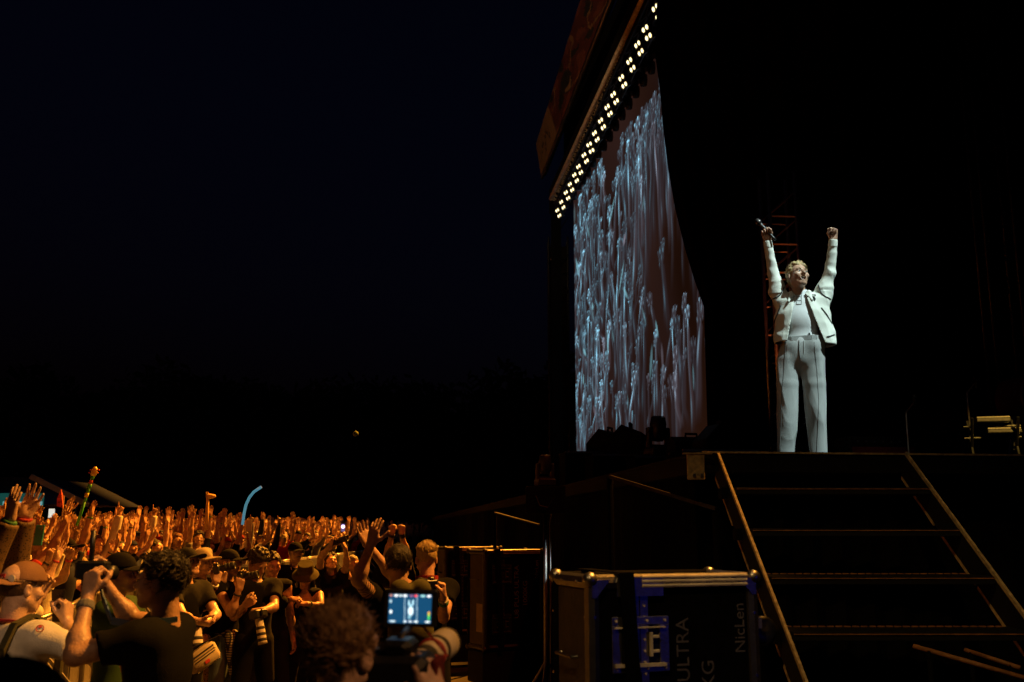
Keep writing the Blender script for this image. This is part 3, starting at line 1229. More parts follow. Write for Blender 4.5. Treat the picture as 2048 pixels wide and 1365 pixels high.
tr = empty('front_truss', 'black box truss carrying the row of lit blinder lamps', 'truss', (0, 0, 0))
b = MB()
c = [(.10, .12), (.50, .12), (.10, .5), (.50, .5)]
for (dx, dz) in c:
    b.tube([(TX(HY0, dx), HY0, TZ + dz), (TX(HY1, dx), HY1, TZ + dz)], .028, 6)
b.build('chord', M['black_metal'], tr)
b = MB()
n = 44
for i in range(n):
    y0 = HY0 + (HY1 - HY0) * i / n
    y1 = HY0 + (HY1 - HY0) * (i + 1) / n
    if i % 2:
        y0, y1 = y1, y0
    for dx in (.10, .50):
        b.tube([(TX(y0, dx), y0, TZ + .12), (TX(y1, dx), y1, TZ + .5)], .014, 5)
b.build('lacing', M['black_metal'], tr)['kind'] = 'stuff'

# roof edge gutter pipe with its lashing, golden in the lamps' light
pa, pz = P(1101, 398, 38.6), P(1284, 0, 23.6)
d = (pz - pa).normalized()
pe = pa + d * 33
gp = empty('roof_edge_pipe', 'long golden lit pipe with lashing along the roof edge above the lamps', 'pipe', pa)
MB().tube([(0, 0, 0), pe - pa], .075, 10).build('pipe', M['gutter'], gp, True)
b = MB()
r_ = random.Random(4)
for i in range(150):
    c = d * (i * .22 + r_.uniform(0, .1))
    l = r_.uniform(.04, .14)
    b.tube([c + Vector((.06, 0, -.05)), c + d * l + Vector((.13 + r_.uniform(0, .05), 0, -.10 - r_.uniform(0, .06))), c + d * l * 2 + Vector((.06, 0, -.05))], .018, 5)
b.build('lashing', M['cloth_sand'], gp)['kind'] = 'stuff'
MB().tube([Vector((.26, 0, -.18)), Vector((.26, 0, -.18)) + (pe - pa)], .014, 6).build('cable', M['metal_dull'], gp)

LAMP = glow('lamp_glow', (1.0, .80, .36), 1.8)
LAMPC = glow('lamp_core', (1.0, .94, .66), 3)
spots_y = [38.0 * (1 / (1 + i * .0375)) for i in range(17)]   # even steps on the truss are replaced below
bl0 = None
pxs = [(1113, 420), (1121, 404), (1130, 388), (1138, 372), (1147, 353), (1155, 335), (1166, 314), (1176, 292), (1187, 271), (1199, 247), (1212, 222), (1224, 195), (1240, 166), (1256, 135), (1272, 101), (1287, 66), (1307, 28)]


def truss_y(px):
    """distance of the truss point seen in pixel column px, at lamp height"""
    lo, hi = 3.0, 45.0
    for _ in range(40):
        m = (lo + hi) / 2
        k = (TX(m) / (m * math.cos(PITCH) + (TZ - CAMZ) * math.sin(PITCH))) * FPX + 1024
        if k > px:
            lo = m
        else:
            hi = m
    return lo


ys = [truss_y(p[0]) for p in pxs]
step = (ys[-2] - ys[-1])
while ys[-1] > 7.5:
    ys.append(ys[-1] - 1.15)
TILT = Matrix.Rotation(R(-10), 4, 'Z')
names = ['first lit blinder lamp at the far end of the truss', 'lit blinder lamp second from the far end of the truss', 'third blinder lamp from the far end', 'fourth blinder lamp from the far end', 'fifth blinder lamp from the far end', 'sixth blinder lamp from the far end', 'seventh blinder lamp from the far end',
         'eighth blinder lamp from the far end', 'ninth blinder lamp from the far end', 'eighth blinder lamp counting down from the top of the frame', 'seventh blinder lamp counting down from the top of the frame', 'sixth blinder lamp counting down from the top of the frame',
         'fifth blinder lamp counting down from the top of the frame', 'fourth blinder lamp counting down from the top of the frame', 'third blinder lamp counting down from the top of the frame', 'second blinder lamp counting down from the top of the frame', 'topmost lit blinder lamp visible on the truss']


def blinder():
    root = empty('blinder_lamp', 'x', 'stage lamp', group='lit blinder lamps along the roof truss')
    # two pairs of round lamps in a black frame, facing the field (-x), hung by a yoke
    b = MB().box((-.02, -.16, -.20), (.10, .16, .20), None, .012)
    b.build('housing', M['black_metal'], root)
    y = MB()
    y.bar((.04, -.175, 0), (.04, -.175, .36), .03, .008)
    y.bar((.04, .175, 0), (.04, .175, .36), .03, .008)
    y.bar((.04, -.175, .36), (.04, .175, .36), .03, .012)
    y.build('yoke', M['black_metal'], root)
    for (yy, zz) in ((-.085, .112), (.085, .112), (-.085, -.112), (.085, -.112)):
        m = Matrix.Translation((-.022, yy, zz)) @ Matrix.Rotation(R(-90), 4, 'Y')
        l = MB().lathe([(.063, 0), (.062, .012), (.050, .02), (.0, .025)], 14, m).build('bulb', LAMP, root, True)
        MB().lathe([(.072, -.004), (.072, .016), (.066, .016), (.064, -.004)], 14, m).build('rim', M['black_metal'], l)
        MB().lathe([(.034, .0215), (.026, .0265), (.0, .0285)], 12, m).build('filament', LAMPC, l, True)
    return root


bl0 = blinder()
for i, y in enumerate(ys):
    o = bl0 if i == 0 else copy_tree(bl0)
    o.location = (TX(y, .10), y, TZ - .30)
    o.rotation_euler = (0, R(-24), R(6.1 + (9 if i == 7 else 0)) + R(random.Random(i).uniform(-2, 2)) + R(14))
    o['label'] = names[i] if i < len(names) else 'blinder lamp on the truss nearer than the frame shows'


# black moving lamps hanging behind the blinders: the ragged lower edge over the screen
def hanging_lamp():
    root = empty('hanging_lamp', 'dark unlit moving lamp hanging in the row above the video screen', 'stage lamp', group='unlit lamps hanging above the video screen')
    MB().box((-.16, -.17, -.12), (.16, .17, .05), None, .02).build('base', M['black_metal'], root)
    y = MB()
    y.bar((0, -.15, -.10), (0, -.15, -.42), .08, .03)
    y.bar((0, .15, -.10), (0, .15, -.42), .08, .03)
    y.build('yoke', M['black_metal'], root)
    MB().lathe([(.06, .14), (.12, .10), (.125, -.10), (.10, -.24), (.0, -.25)], 12, Matrix.Translation((0, 0, -.40))).build('head', M['black_metal'], root, True)
    return root


h0 = hanging_lamp()
rail = empty('lamp_rail', 'black lighting bar above the video screen', 'truss', (0, 0, 0))


def HX(Y):
    return 2.35 + (40 - Y) * .144


MB().tube([(HX(4), 4, 16.6), (HX(40.5), 40.5, 16.2)], .05, 8).build('bar', M['black_metal'], rail)
b = MB()
b.add([(HX(4) - .05, 4, 16.65), (HX(40.5) - .05, 40.5, 16.22), (HX(40.5) - .05, 40.5, 19.5), (HX(4) - .05, 4, 19.5), (HX(4) + .05, 4, 16.65), (HX(40.5) + .05, 40.5, 16.22), (HX(40.5) + .05, 40.5, 19.5), (HX(4) + .05, 4, 19.5)],
      [(0, 1, 2, 3), (7, 6, 5, 4), (0, 4, 5, 1), (1, 5, 6, 2), (2, 6, 7, 3), (3, 7, 4, 0)])
b.build('masking', M['black_cloth'], rail)
y = 39.6
i = 0
while y > 22:
    o = h0 if i == 0 else copy_tree(h0)
    o.location = (HX(y), y, 16.08 - (y - 4) * .011 + random.Random(i).uniform(-.06, .06))
    o.rotation_euler = (0, 0, random.Random(i).uniform(-.4, .4))
    y -= .86
    i += 1

# red printed banner along the roof edge
bn = empty('roof_banner', 'long red and orange printed banner with a pale end panel along the roof edge', 'banner', (0, 0, 0))
def PZ(px, py, z):
    """the point at height z seen in a pixel of the photograph"""
    a = P(px, py, 10.0) - Vector((0, 0, CAMZ))
    t = (z - CAMZ) / a.z
    return Vector((a.x * t, a.y * t, z))


def picture(name, canvas, grid, mat_, parent, back=.08, back_mat=None):
    """a printed or lit picture: canvas[h, w, 3] laid on grid[h+1, w+1] points, on a slab"""
    H, W = canvas.shape[:2]
    g = np.asarray(grid, float).reshape(-1, 3)
    r, c = np.meshgrid(np.arange(H), np.arange(W), indexing='ij')
    i0 = (r * (W + 1) + c).ravel()
    F = np.stack([i0, i0 + 1, i0 + W + 2, i0 + W + 1], 1).astype(np.int32)
    me = raw_mesh(name, g, F, False, [mat_])
    at = me.color_attributes.new('picture', 'FLOAT_COLOR', 'CORNER')
    col = np.ones((len(F), 4, 4), np.float32)
    col[:, :, :3] = canvas.reshape(-1, 3)[:, None, :]
    at.data.foreach_set('color', col.ravel())
    return mobj(name, me, parent)


def picture_mat(name, emit, rough=.6):
    m = bpy.data.materials.new(name)
    m.use_nodes = True
    nt = m.node_tree
    b = nt.nodes['Principled BSDF']
    a = nt.nodes.new('ShaderNodeVertexColor')
    a.layer_name = 'picture'
    if emit:
        b.inputs['Base Color'].default_value = (0, 0, 0, 1)
        b.inputs['Specular IOR Level'].default_value = 0
        nt.links.new(a.outputs[0], b.inputs['Emission Color'])
        b.inputs['Emission Strength'].default_value = emit
        m.cycles.emission_sampling = 'NONE'
    else:
        nt.links.new(a.outputs[0], b.inputs['Base Color'])
    b.inputs['Roughness'].default_value = rough
    return m


# ---- banner
bw, bh = 120, 26
cv = np.zeros((bh, bw, 3))
yy, xx = np.meshgrid(np.linspace(0, 1, bh), np.linspace(0, 1, bw), indexing='ij')     # x from the far end, y up
cv[:] = (.17, .022, .010)
f1 = np.sin(xx * 24 + 3 * np.sin(yy * 4 + xx * 9)) + .6 * np.sin(xx * 47 - yy * 7)
cv[f1 > .85] = (.30, .06, .02)
cv[f1 < -1.05] = (.015, .008, .006)
f2 = np.sin(xx * 31 + 2.2 * np.sin(yy * 5.2) + 1.3)
cv[f2 > .975] = (.42, .20, .06)
e = ((xx - .36) / .04) ** 2 + ((yy - .45) / .30) ** 2
cv[e < 1] = (.012, .008, .008)
cv[(e < .75) & (yy < .33)] = (.5, .26, .10)
cv[xx < .20] = (.44, .23, .085)
s = np.abs(yy - (.45 + .22 * np.sin(xx * 120) * np.exp(-((xx - .10) / .06) ** 2)))
cv[(s < .055) & (xx > .05) & (xx < .155)] = (.05, .025, .012)
cv *= .33
zt, zb = P(1072, 288, 41).z, P(1082, 352, 41).z
t0, t1 = PZ(1072, 288, zt), PZ(1165, -14, zt)
b0, b1 = PZ(1082, 352, zb), PZ(1216, 0, zb)
t1 = t0 + (t1 - t0) * 1.6
b1 = b0 + (b1 - b0) * 1.6
us = np.linspace(0, 1, bw + 1)
g = np.zeros((bh + 1, bw + 1, 3))
for j in range(bh + 1):
    w = j / bh
    for i in range(bw + 1):
        p = (b0 + (b1 - b0) * us[i]) * (1 - w) + (t0 + (t1 - t0) * us[i]) * w
        g[j, i] = (p.x + .03 * math.sin(i * .9) * math.sin(w * 3.1), p.y, p.z)
picture('print', cv, g, picture_mat('banner_print', 0, .75), bn)
k = MB()
k.add([b0 + Vector((.08, 0, 0)), b1 + Vector((.08, 0, 0)), t1 + Vector((.08, 0, 0)), t0 + Vector((.08, 0, 0)), b0 + Vector((.22, .0, 0)), b1 + Vector((.22, 0, 0)), t1 + Vector((.22, 0, 0)), t0 + Vector((.22, 0, 0))],
      [(0, 1, 2, 3), (7, 6, 5, 4), (0, 4, 5, 1), (1, 5, 6, 2), (2, 6, 7, 3), (3, 7, 4, 0)])
k.build('frame', M['black_metal'], bn)
MB().tube([b0 + Vector((.05, 0, -.10)), b1 + Vector((.05, 0, -.10))], .06, 8).build('lower_pipe', M['metal_dull'], bn, True)

# ---- the video screen: a close view of raised arms, seen along its length
sc_ = empty('video_screen', 'tall lit video screen showing pale blue raised arms on a dark brown ground', 'screen', (0, 0, 0))
CW, CH = 220, 460
r = np.random.RandomState(21)
cv = np.zeros((CH, CW, 3))
yy, xx = np.meshgrid(np.linspace(0, 1, CH), np.linspace(0, 1, CW), indexing='ij')
n1 = np.sin(xx * 9 + 1.3 * np.sin(yy * 5)) * np.sin(yy * 6.5 + xx * 3)
cv[:] = np.array((.016, .0055, .0028))
cv *= (1 + .30 * n1)[..., None]
cv += (np.array((.012, .008, .0095)) * np.clip(.75 - xx * .9 + .15 * np.sin(yy * 8 + xx * 20), 0, 1)[..., None])
cols = np.arange(CW)


def stroke(u, v0, v1, w, slope, amp, br, cy, ph):
    a, e = int(max(0, v0) * CH), int(min(1, v1) * CH)
    for q in range(a, e):
        t = (q - a) / max(1, e - a)
        c = (u + slope * t) * CW + amp * math.sin(t * 3.6 + ph) + .4 * amp * math.sin(t * 9 + 2 * ph)
        hw = w * (1.15 - .55 * t) * (1 if t < .9 else max(.25, (1 - t) / .1))
        i0, i1 = int(max(0, c - 3 * hw - 2)), int(min(CW, c + 3 * hw + 3))
        if i1 <= i0:
            continue
        d = (cols[i0:i1] - c) / hw
        body = np.exp(-d ** 4)
        lit = max(0, math.sin(t * 7 + ph * 3)) ** 2
        edge = np.exp(-((cols[i0:i1] - c + .5 * hw) / max(.30 * hw, .55)) ** 2) * (.15 + .85 * lit) * (.25 + .75 * t)
        fade = min(1, t * 4) * (.4 + .6 * t)
        cv[q, i0:i1] = cv[q, i0:i1] * (1 - .85 * body * fade)[:, None] + (body * fade * .85)[:, None] * np.array((.050, .036, .043)) * (.40 + br * .6) + (edge * fade)[:, None] * (np.array((.26, .72, .98)) * cy + np.array((.22, .20, .25)) * (1 - cy)) * br


def gap(u, v):
    """the darker hollow right of the middle"""
    return ((u - .60) / .17) ** 2 + ((v - .50) / .20) ** 2 < 1 or (u > .64 and v > .30 and v < .62 and r.rand() < .75)


for k in range(520):
    u = r.rand() ** 1.3
    far = 1 - u
    v1 = .10 + .86 * r.rand() ** .8
    v1 = min(v1, .965 - .19 * u + .03 * r.normal())
    if gap(u, v1) and r.rand() < .9:
        continue
    if u > .72 and r.rand() < .30:
        continue
    L = (.07 + .24 * r.rand() ** 1.4) * (1 + .3 * u)
    w = .85 + 1.3 * r.rand() + 4.0 * u * r.rand() ** 1.3
    sl, br, cy, ph = r.normal() * .025, .26 + 2.3 * r.rand() ** 4, min(1, max(0, 1.05 - u * .9 + .2 * r.normal())), r.rand() * 6
    am = r.normal() * 1.3
    stroke(u, v1 - L, v1, w, sl, am, br, cy, ph)
    ut = u + sl + (am * math.sin(3.6 + ph) + .4 * am * math.sin(9 + 2 * ph)) / CW
    if w > 1.3:
        # the open hand at the end of the arm: four fingers and a thumb
        fl = .012 + .0065 * w
        for j in (-1.5, -.5, .5, 1.5):
            stroke(ut + j * w * .42 / CW, v1 - fl * .3, v1 + fl * (1.2 - .18 * abs(j)), .30 * w + .25, j * .004 * w / 3 + sl * .2, .2, br * 1.15 + .15, cy, ph + j)
        stroke(ut - w * .8 / CW, v1 - fl * .7, v1 + fl * .2, .30 * w + .2, -.004, .1, br, cy, ph)
for k in range(34):
    u, v = r.rand() ** 1.3, r.rand() * .9 + .04
    v = min(v, .93 - .2 * u)
    if gap(u, v):
        continue
    c, q = u * CW, v * CH
    sx, sy = .7 + .9 * r.rand() * (1 + u), 6 + 14 * r.rand()
    sh = r.normal() * .16
    d = ((xx * CW - c - sh * (yy * CH - q)) / sx) ** 2 + ((yy * CH - q) / sy) ** 2
    a = np.clip(1.2 - d, 0, 1)[..., None] * (.15 + .8 * r.rand() ** 2)
    cv = cv * (1 - a) + a * (np.array((.24, .56, .66)) if r.rand() < .7 - .3 * u else np.array((.26, .24, .30)))
g = np.zeros((CH + 1, CW + 1, 3))
zt0, zt1, zb_ = P(1150, 394, 40).z, P(1318, 118, 27.9).z, 3.95
for i in range(CW + 1):
    px = 1150 + 300 * i / CW
    lo, hi = 10., 45.
    for _ in range(40):
        m = (lo + hi) / 2
        x = 2.53 + (40 - m) * .1440
        # column seen at mid height of the screen
        k = x / (m * math.cos(PITCH) + 8 * math.sin(PITCH)) * FPX + 1024
        if k > px:
            lo = m
        else:
            hi = m
    Y = lo
    X = 2.53 + (40 - Y) * .1440
    zt = zt0 + (zt1 - zt0) * (40 - Y) / 12.1
    for j in range(CH + 1):
        g[j, i] = (X, Y, zb_ + (zt - zb_) * j / CH)
picture('display', cv, g, picture_mat('screen_light', .92), sc_)
b = MB()
c4 = [Vector(g[0, 0]), Vector(g[0, CW]), Vector(g[CH, CW]), Vector(g[CH, 0])]
off = Vector((.16, .02, 0))
b.add([p + off * .25 for p in c4] + [p + off * 2 for p in c4], [(0, 1, 2, 3), (7, 6, 5, 4), (0, 4, 5, 1), (1, 5, 6, 2), (2, 6, 7, 3), (3, 7, 4, 0)])
b.build('cabinet', M['black_metal'], sc_)
b = MB()
p = Vector(g[0, 0])
b.box((p.x + .02, p.y + .1, 0), (p.x + .6, p.y + .5, p.z))
q = Vector(g[0, CW])
b.box((q.x + .05, q.y, 0), (q.x + .6, q.y + .5, q.z))
b.build('leg', M['black_paint'], sc_)

# the drawn-back black drape that cuts the near side of the screen
dr = empty('proscenium_drape', 'black curtain drawn back in a curve over the right side of the video screen', 'drape', (0, 0, 0))
edge_px = [(1322, -200), (1320, -60), (1317, 50), (1316, 96), (1325, 160), (1332, 240), (1342, 320), (1356, 400), (1376, 480), (1396, 545), (1417, 603), (1420, 700), (1423, 800), (1426, 890), (1426, 980)]
YD = 19.0
cols_n = 26
v, f = [], []
for side in (0, 1):
    for (px, py) in edge_px:
        p = P(px, py, YD)
        for c in range(cols_n + 1):
            w = c / cols_n
            x = p.x + (7.0 - p.x) * w ** 1.3
            v.append((x, YD + .10 * math.sin(c * 1.9) * min(1, c * .5) + side * .03 + x * .12, p.z))
m = cols_n + 1
nr = len(edge_px)
for s in (0, 1):
    o_ = s * nr * m
    for a in range(nr - 1):
        for c in range(cols_n):
            q = (o_ + a * m + c, o_ + a * m + c + 1, o_ + (a + 1) * m + c + 1, o_ + (a + 1) * m + c)
            f.append(q if s else q[::-1])
for a in range(nr - 1):
    f.append((a * m, (a + 1) * m, nr * m + (a + 1) * m, nr * m + a * m))
MB().add(v, f).build('cloth', M['black_cloth'], dr, True)

# black loudspeaker tower left of the screen
Yt = 41.5
x0, x1 = P(1098, 900, Yt).x, P(1140, 900, Yt).x
pt = empty('speaker_tower', 'tall black loudspeaker tower beside the far edge of the video screen', 'tower', (x0, Yt, 0))
ztop = P(1100, 474, Yt).z
b = MB()
for x in (.05, x1 - x0):
    for y in (0, .9):
        b.tube([(x, y, 0), (x, y, ztop)], .04, 6)
b.build('leg', M['black_metal'], pt)
n = 13
for k in range(n):
    z = ztop - 1.0 - k * .62
    MB().box((.02, .05, z), (x1 - x0 + .02, .85, z + .58), Matrix.Rotation(R(-2 + k * .4), 4, 'Y') if False else None, .03).build('cabinet', M['black_paint'], pt)
b = MB()
for z in np.arange(1, ztop, 1.6):
    b.tube([(.05, -.05, z), (x1 - x0, -.05, z + 1.3)], .02, 5)
b.build('brace', M['black_metal'], pt)
for (px, py) in ((1104, 520), (1112, 602)):
    p = P(px, py, Yt - .1)
    b = MB().box((-.06, -.03, -.03), (.06, .03, .03), Matrix.Translation(p - Vector((x0, Yt, 0))))
    b.build('marker', M['cloth_sand'], pt)

# ------------------------------------------------------------------ black gear along the stage front, seen against the screen
def wedge(loc, rz, s, lab):
    w = empty('floor_monitor', lab, 'speaker', loc, rz, 'gear standing along the stage front')
    b = MB()
    pr = [(-.35, 0), (.35, 0), (.35, .20), (.02, .55), (-.35, .40)]
    v = [(-.42 * s, y * s, z * s) for y, z in pr] + [(.42 * s, y * s, z * s) for y, z in pr]
    b.add(v, [(4, 3, 2, 1, 0), (5, 6, 7, 8, 9)] + [(i, (i + 1) % 5, 5 + (i + 1) % 5, 5 + i) for i in range(5)])
    b.build('cabinet', M['black_paint'], w)
    MB().tube([(-.12 * s, -.1 * s, .50 * s), (-.12 * s, -.1 * s, .60 * s), (.12 * s, -.1 * s, .60 * s), (.12 * s, -.1 * s, .50 * s)], .02, 6).build('handle', M['black_plastic'], w)
    g = MB()
    g.add([(-.38 * s, .33 * s, .235 * s), (.38 * s, .33 * s, .235 * s), (.38 * s, .05 * s, .53 * s), (-.38 * s, .05 * s, .53 * s)], [(0, 1, 2, 3)])
    g.build('grille', M['black_metal'], w)
    return w


def moving_head(loc, rz, lab, s=1.0, tilt=20, group=None, mat_=None):
    w = empty('moving_light', lab, 'stage lamp', loc, rz, group)
    w.scale = (s, s, s)
    MB().box((-.20, -.20, 0), (.20, .20, .16), None, .02).build('base', mat_ or M['black_plastic'], w)
    y = MB()
    for x in (-.17, .17):
        y.box((x - .035, -.06, .15), (x + .035, .06, .50), None, .015)
    y.box((-.20, -.08, .15), (.20, .08, .21))
    y.build('yoke', mat_ or M['black_plastic'], w)
    h = MB().lathe([(.0, -.20), (.09, -.19), (.13, -.12), (.14, .10), (.12, .20), (.11, .22), (.0, .20)], 16, Matrix.Translation((0, 0, .46)) @ Matrix.Rotation(R(tilt), 4, 'X')).build('head', M['black_plastic'], w, True)
    MB().lathe([(.10, .223), (.09, .235), (.0, .24)], 14, Matrix.Translation((0, 0, .46)) @ Matrix.Rotation(R(tilt), 4, 'X')).build('lens', M['lens_glass'], h, True)
    return w


def riser(loc, size, rz, lab):
    w = empty('equipment_case', lab, 'case', loc, rz, 'gear standing along the stage front')
    MB().box((-size[0] / 2, -size[1] / 2, 0), (size[0] / 2, size[1] / 2, size[2]), None, .02).build('body', M['laminate'], w)
    b = MB()
    for z in (.012, size[2] - .012):
        for y in (-size[1] / 2, size[1] / 2):
            b.bar((-size[0] / 2, y, z), (size[0] / 2, y, z), .03, .03)
    b.build('edge', M['metal_dull'], w)
    return w


def on_deck(px, Y):
    return Vector((GX(px, Y), Y, DECK))


for (px, Y, w_, h_, lab) in ((1166, 17.0, 1.1, .74, 'low black case at the far end of the gear row before the screen'), (1235, 16.0, 1.3, .62, 'wide black case under the tilted monitor before the screen'), (1310, 15.0, 1.1, .52, 'black case under the domed lamp before the screen'),
                            (1398, 12.5, .95, .42, 'black case nearest the stage stairs before the screen')):
    riser(on_deck(px, Y) + Vector((.2, 0, 0)), (w_, .6, h_), RZ, lab)
wedge(on_deck(1192, 17.0) + Vector((.2, 0, .74)), R(60), .7, 'black monitor lowest in the row before the screen')
wedge(on_deck(1230, 16.0) + Vector((.2, 0, .62)), R(75), .85, 'black monitor with a carrying handle tilted before the screen')
moving_head(on_deck(1294, 15.0) + Vector((.2, 0, .52)), R(20), 'round headed black lamp silhouetted against the foot of the screen', .9, 8)
wedge(on_deck(1350, 14.5) + Vector((.25, 0, .40)), R(10), .7, 'black monitor right of the domed lamp before the screen')
wedge(on_deck(1405, 12.5) + Vector((.2, 0, .42)), R(100), .62, 'flat black monitor nearest the stair head')

# moving light on its stand, left of the stage corner
Yh = 10.4
p = P(1090, 973, Yh)
ls = empty('lamp_stand', 'copper lit metal pole stand left of the stage corner', 'stand', (p.x, Yh, 0))
MB().tube([(0, 0, .1), (0, 0, p.z - .28)], .022, 8).build('pole', M['metal_dull'], ls, True)
MB().tube([(.05, .02, .1), (.05, .02, p.z - .32)], .010, 8).build('pole', M['metal_dull'], ls, True)
MB().box((-.20, -.18, p.z - .28), (.20, .18, p.z - .005), None, .01).build('shelf', M['black_cloth'], ls)
b = MB()
for k in range(3):
    a = k * 2.1 + .3
    b.tube([(0, 0, .55), (.4 * math.cos(a), .4 * math.sin(a), .02)], .014, 6)
b.build('leg', M['metal_dull'], ls)
MB().tube([(-.10, -.19, p.z - .10), (-.06, -.20, p.z - .20), (.02, -.20, p.z - .22), (.08, -.19, p.z - .12), (.05, -.05, p.z - .4), (.03, 0, .4)], .006, 5).build('cable', M['black_plastic'], ls)
moving_head((p.x, Yh, p.z), R(15), 'dark domed moving lamp on top of the pole stand', .47, 5)

# ------------------------------------------------------------------ trusses standing on the stage, lit a dull red from below
def tower(loc, h, w, lab, rz, bay, mtl):
    t = empty('truss_tower', lab, 'truss', loc, rz, 'truss towers standing on the dark stage')
    for (x, y) in ((-w / 2, -w / 2), (w / 2, -w / 2), (w / 2, w / 2), (-w / 2, w / 2)):
        MB().tube([(x, y, 0), (x, y, h)], .026, 8).build('chord', mtl, t, True)
    z = .1
    k = 0
    while z < h - bay:
        for (x0, y0, x1, y1) in ((-w / 2, -w / 2, w / 2, -w / 2), (-w / 2, w / 2, w / 2, w / 2)):
            MB().tube([(x0, y0, z), (x1, y1, z)], .016, 6).build('rung', mtl, t)
            MB().tube([(x0, y0, z + .04), (x1, y1, z + bay - .04)] if k % 1 == 0 else [], .014, 6).build('brace', mtl, t)
        z += bay
        k += 1
    MB().box((-w / 2 - .15, -w / 2 - .15, 0), (w / 2 + .15, w / 2 + .15, .03)).build('base_plate', M['black_metal'], t)
    return t


Y1 = 13.2
tower((P(1581, 900, Y1).x, Y1, DECK), 4.3, .37, 'red lit truss tower standing behind the singer', R(4), .395, M['metal_dull'])
Y2 = 14.5
tower((P(2030, 900, Y2).x, Y2, DECK), 9.0, .42, 'faint dark red truss tower at the right of the stage', R(-8), .5, M['metal_shaded'])  # darkened metal stands in for the dimmer light here
RED = (1, .16, .05)


def par(loc, target, watts, color, size, lab):
    w = empty('floor_lamp', lab, 'stage lamp', loc, 0, 'floor lamps behind the singer')
    d = (Vector(target) - Vector(loc)).to_track_quat('Z', 'Y').to_matrix().to_4x4()
    MB().lathe([(.0, -.16), (.06, -.15), (.085, -.05), (.09, .10), (.085, .10), (.08, .02), (.0, .02)], 14, Matrix.Translation((0, 0, .17)) @ d).build('can', M['black_metal'], w, True)
    MB().tube([(-.10, 0, .02), (-.10, 0, .17), (.10, 0, .17), (.10, 0, .02)], .01, 6).build('bracket', M['black_metal'], w)
    MB().lathe([(.075, .024), (.0, .030)], 14, Matrix.Translation((0, 0, .17)) @ d).build('lens', glow('floor_lamp_glow', color, .6), w, True)
    spot('floor_beam', Vector(loc) + Vector((0, 0, .17)) + (Vector(target) - Vector(loc)).normalized() * .12, target, watts, color, size, .7, .05)
    return w


q = P(1581, 500, Y1)
par((q.x - .55, Y1 - 1.5, DECK), (q.x, Y1, 5.0), 230, (1, .17, .045), 30, 'small red floor lamp by the feet of the singer pointing up the truss')
q2 = P(2020, 500, Y2)
par((q2.x + .2, Y2 - 2.2, DECK), (q2.x, Y2, 5.0), .12, (1, .05, .03), 50, 'small dark red floor lamp under the right hand truss')

# ------------------------------------------------------------------ keyboards and drum at the right of the stage
Yk = 10.6
kc = P(1985, 850, Yk)
ks = empty('keyboard_stand', 'two tier black keyboard stand at the right of the stage', 'stand', (kc.x, Yk, DECK), R(-16))
b = MB()
for x in (-.22, .22):
    b.tube([(x, -.20, 0), (x, .18, .62)], .016, 6)
    b.tube([(x, .20, 0), (x, -.18, .62)], .016, 6)
b.build('leg', M['black_metal'], ks)
z1, z2 = P(1990, 866, Yk).z - DECK, P(1980, 843, Yk).z - DECK
for zz, nm in ((z1, 0), (z2, 1)):
    MB().tube([(-.28, .05, zz - .05), (.28, .05, zz - .05)], .012, 6).build('rail', M['metal'], ks)
MB().tube([(.22, .18, .3), (.22, .18, z2 - .05)], .014, 6).build('rail', M['metal_dull'], ks)
for (px, py, lab) in ((2006, 863, 'lower golden lit keyboard on the stand'), (1984, 841, 'upper golden lit keyboard on the stand')):
    kp = P(px, py, Yk)
    kb = empty('keyboard', lab, 'keyboard', kp, R(-16), 'keyboards on the stand')
    MB().box((-.17, -.10, -.03), (.17, .10, .022), None, .008).build('body', M['black_plastic'], kb)
    for i in range(13):
        MB().box((-.16 + i * .0245, -.102, .018), (-.16 + i * .0245 + .022, -.01, .032)).build('key', M['lens_white'], kb)
    MB().box((-.16, -.104, -.016), (.16, -.099, .012)).build('front_strip', M['metal'], kb)
    b = MB()
    for i in range(7):
        b.lathe([(.006, .016), (.005, .030), (0, .031)], 8, Matrix.Translation((-.13 + i * .042, .05, .006)))
    b.build('knob', M['metal'], kb)
spot('key_lamp', (kc.x + .5, Yk - 2.6, DECK + 2.4), (kc.x, Yk, DECK + .5), 430, (1, .58, .10), 14, .5, .05)
dp = P(2052, 800, 11.6)
dm = empty('bass_drum', 'large drum with a dull head at the right edge of the stage', 'drum', (dp.x, 11.6, dp.z), R(20))
m = Matrix.Rotation(R(90), 4, 'X')
MB().lathe([(.26, -.2), (.27, -.2), (.27, .2), (.26, .2), (.25, .16), (.25, -.16)], 28, m).build('shell', M['cloth_maroon'], dm, True)
MB().lathe([(.262, .196), (.262, .204), (0, .206)], 28, m).build('head', M['cloth_grey'], dm)
MB().lathe([(.275, .185), (.285, .185), (.285, .215), (.275, .215)], 28, m).build('hoop', M['metal_dull'], dm, True)
b = MB()
for k in (-1, 1):
    b.tube([(k * .2, 0, -.2), (k * .32, .1, DECK - dp.z)], .015, 6)
b.build('leg', M['metal_dull'], dm)
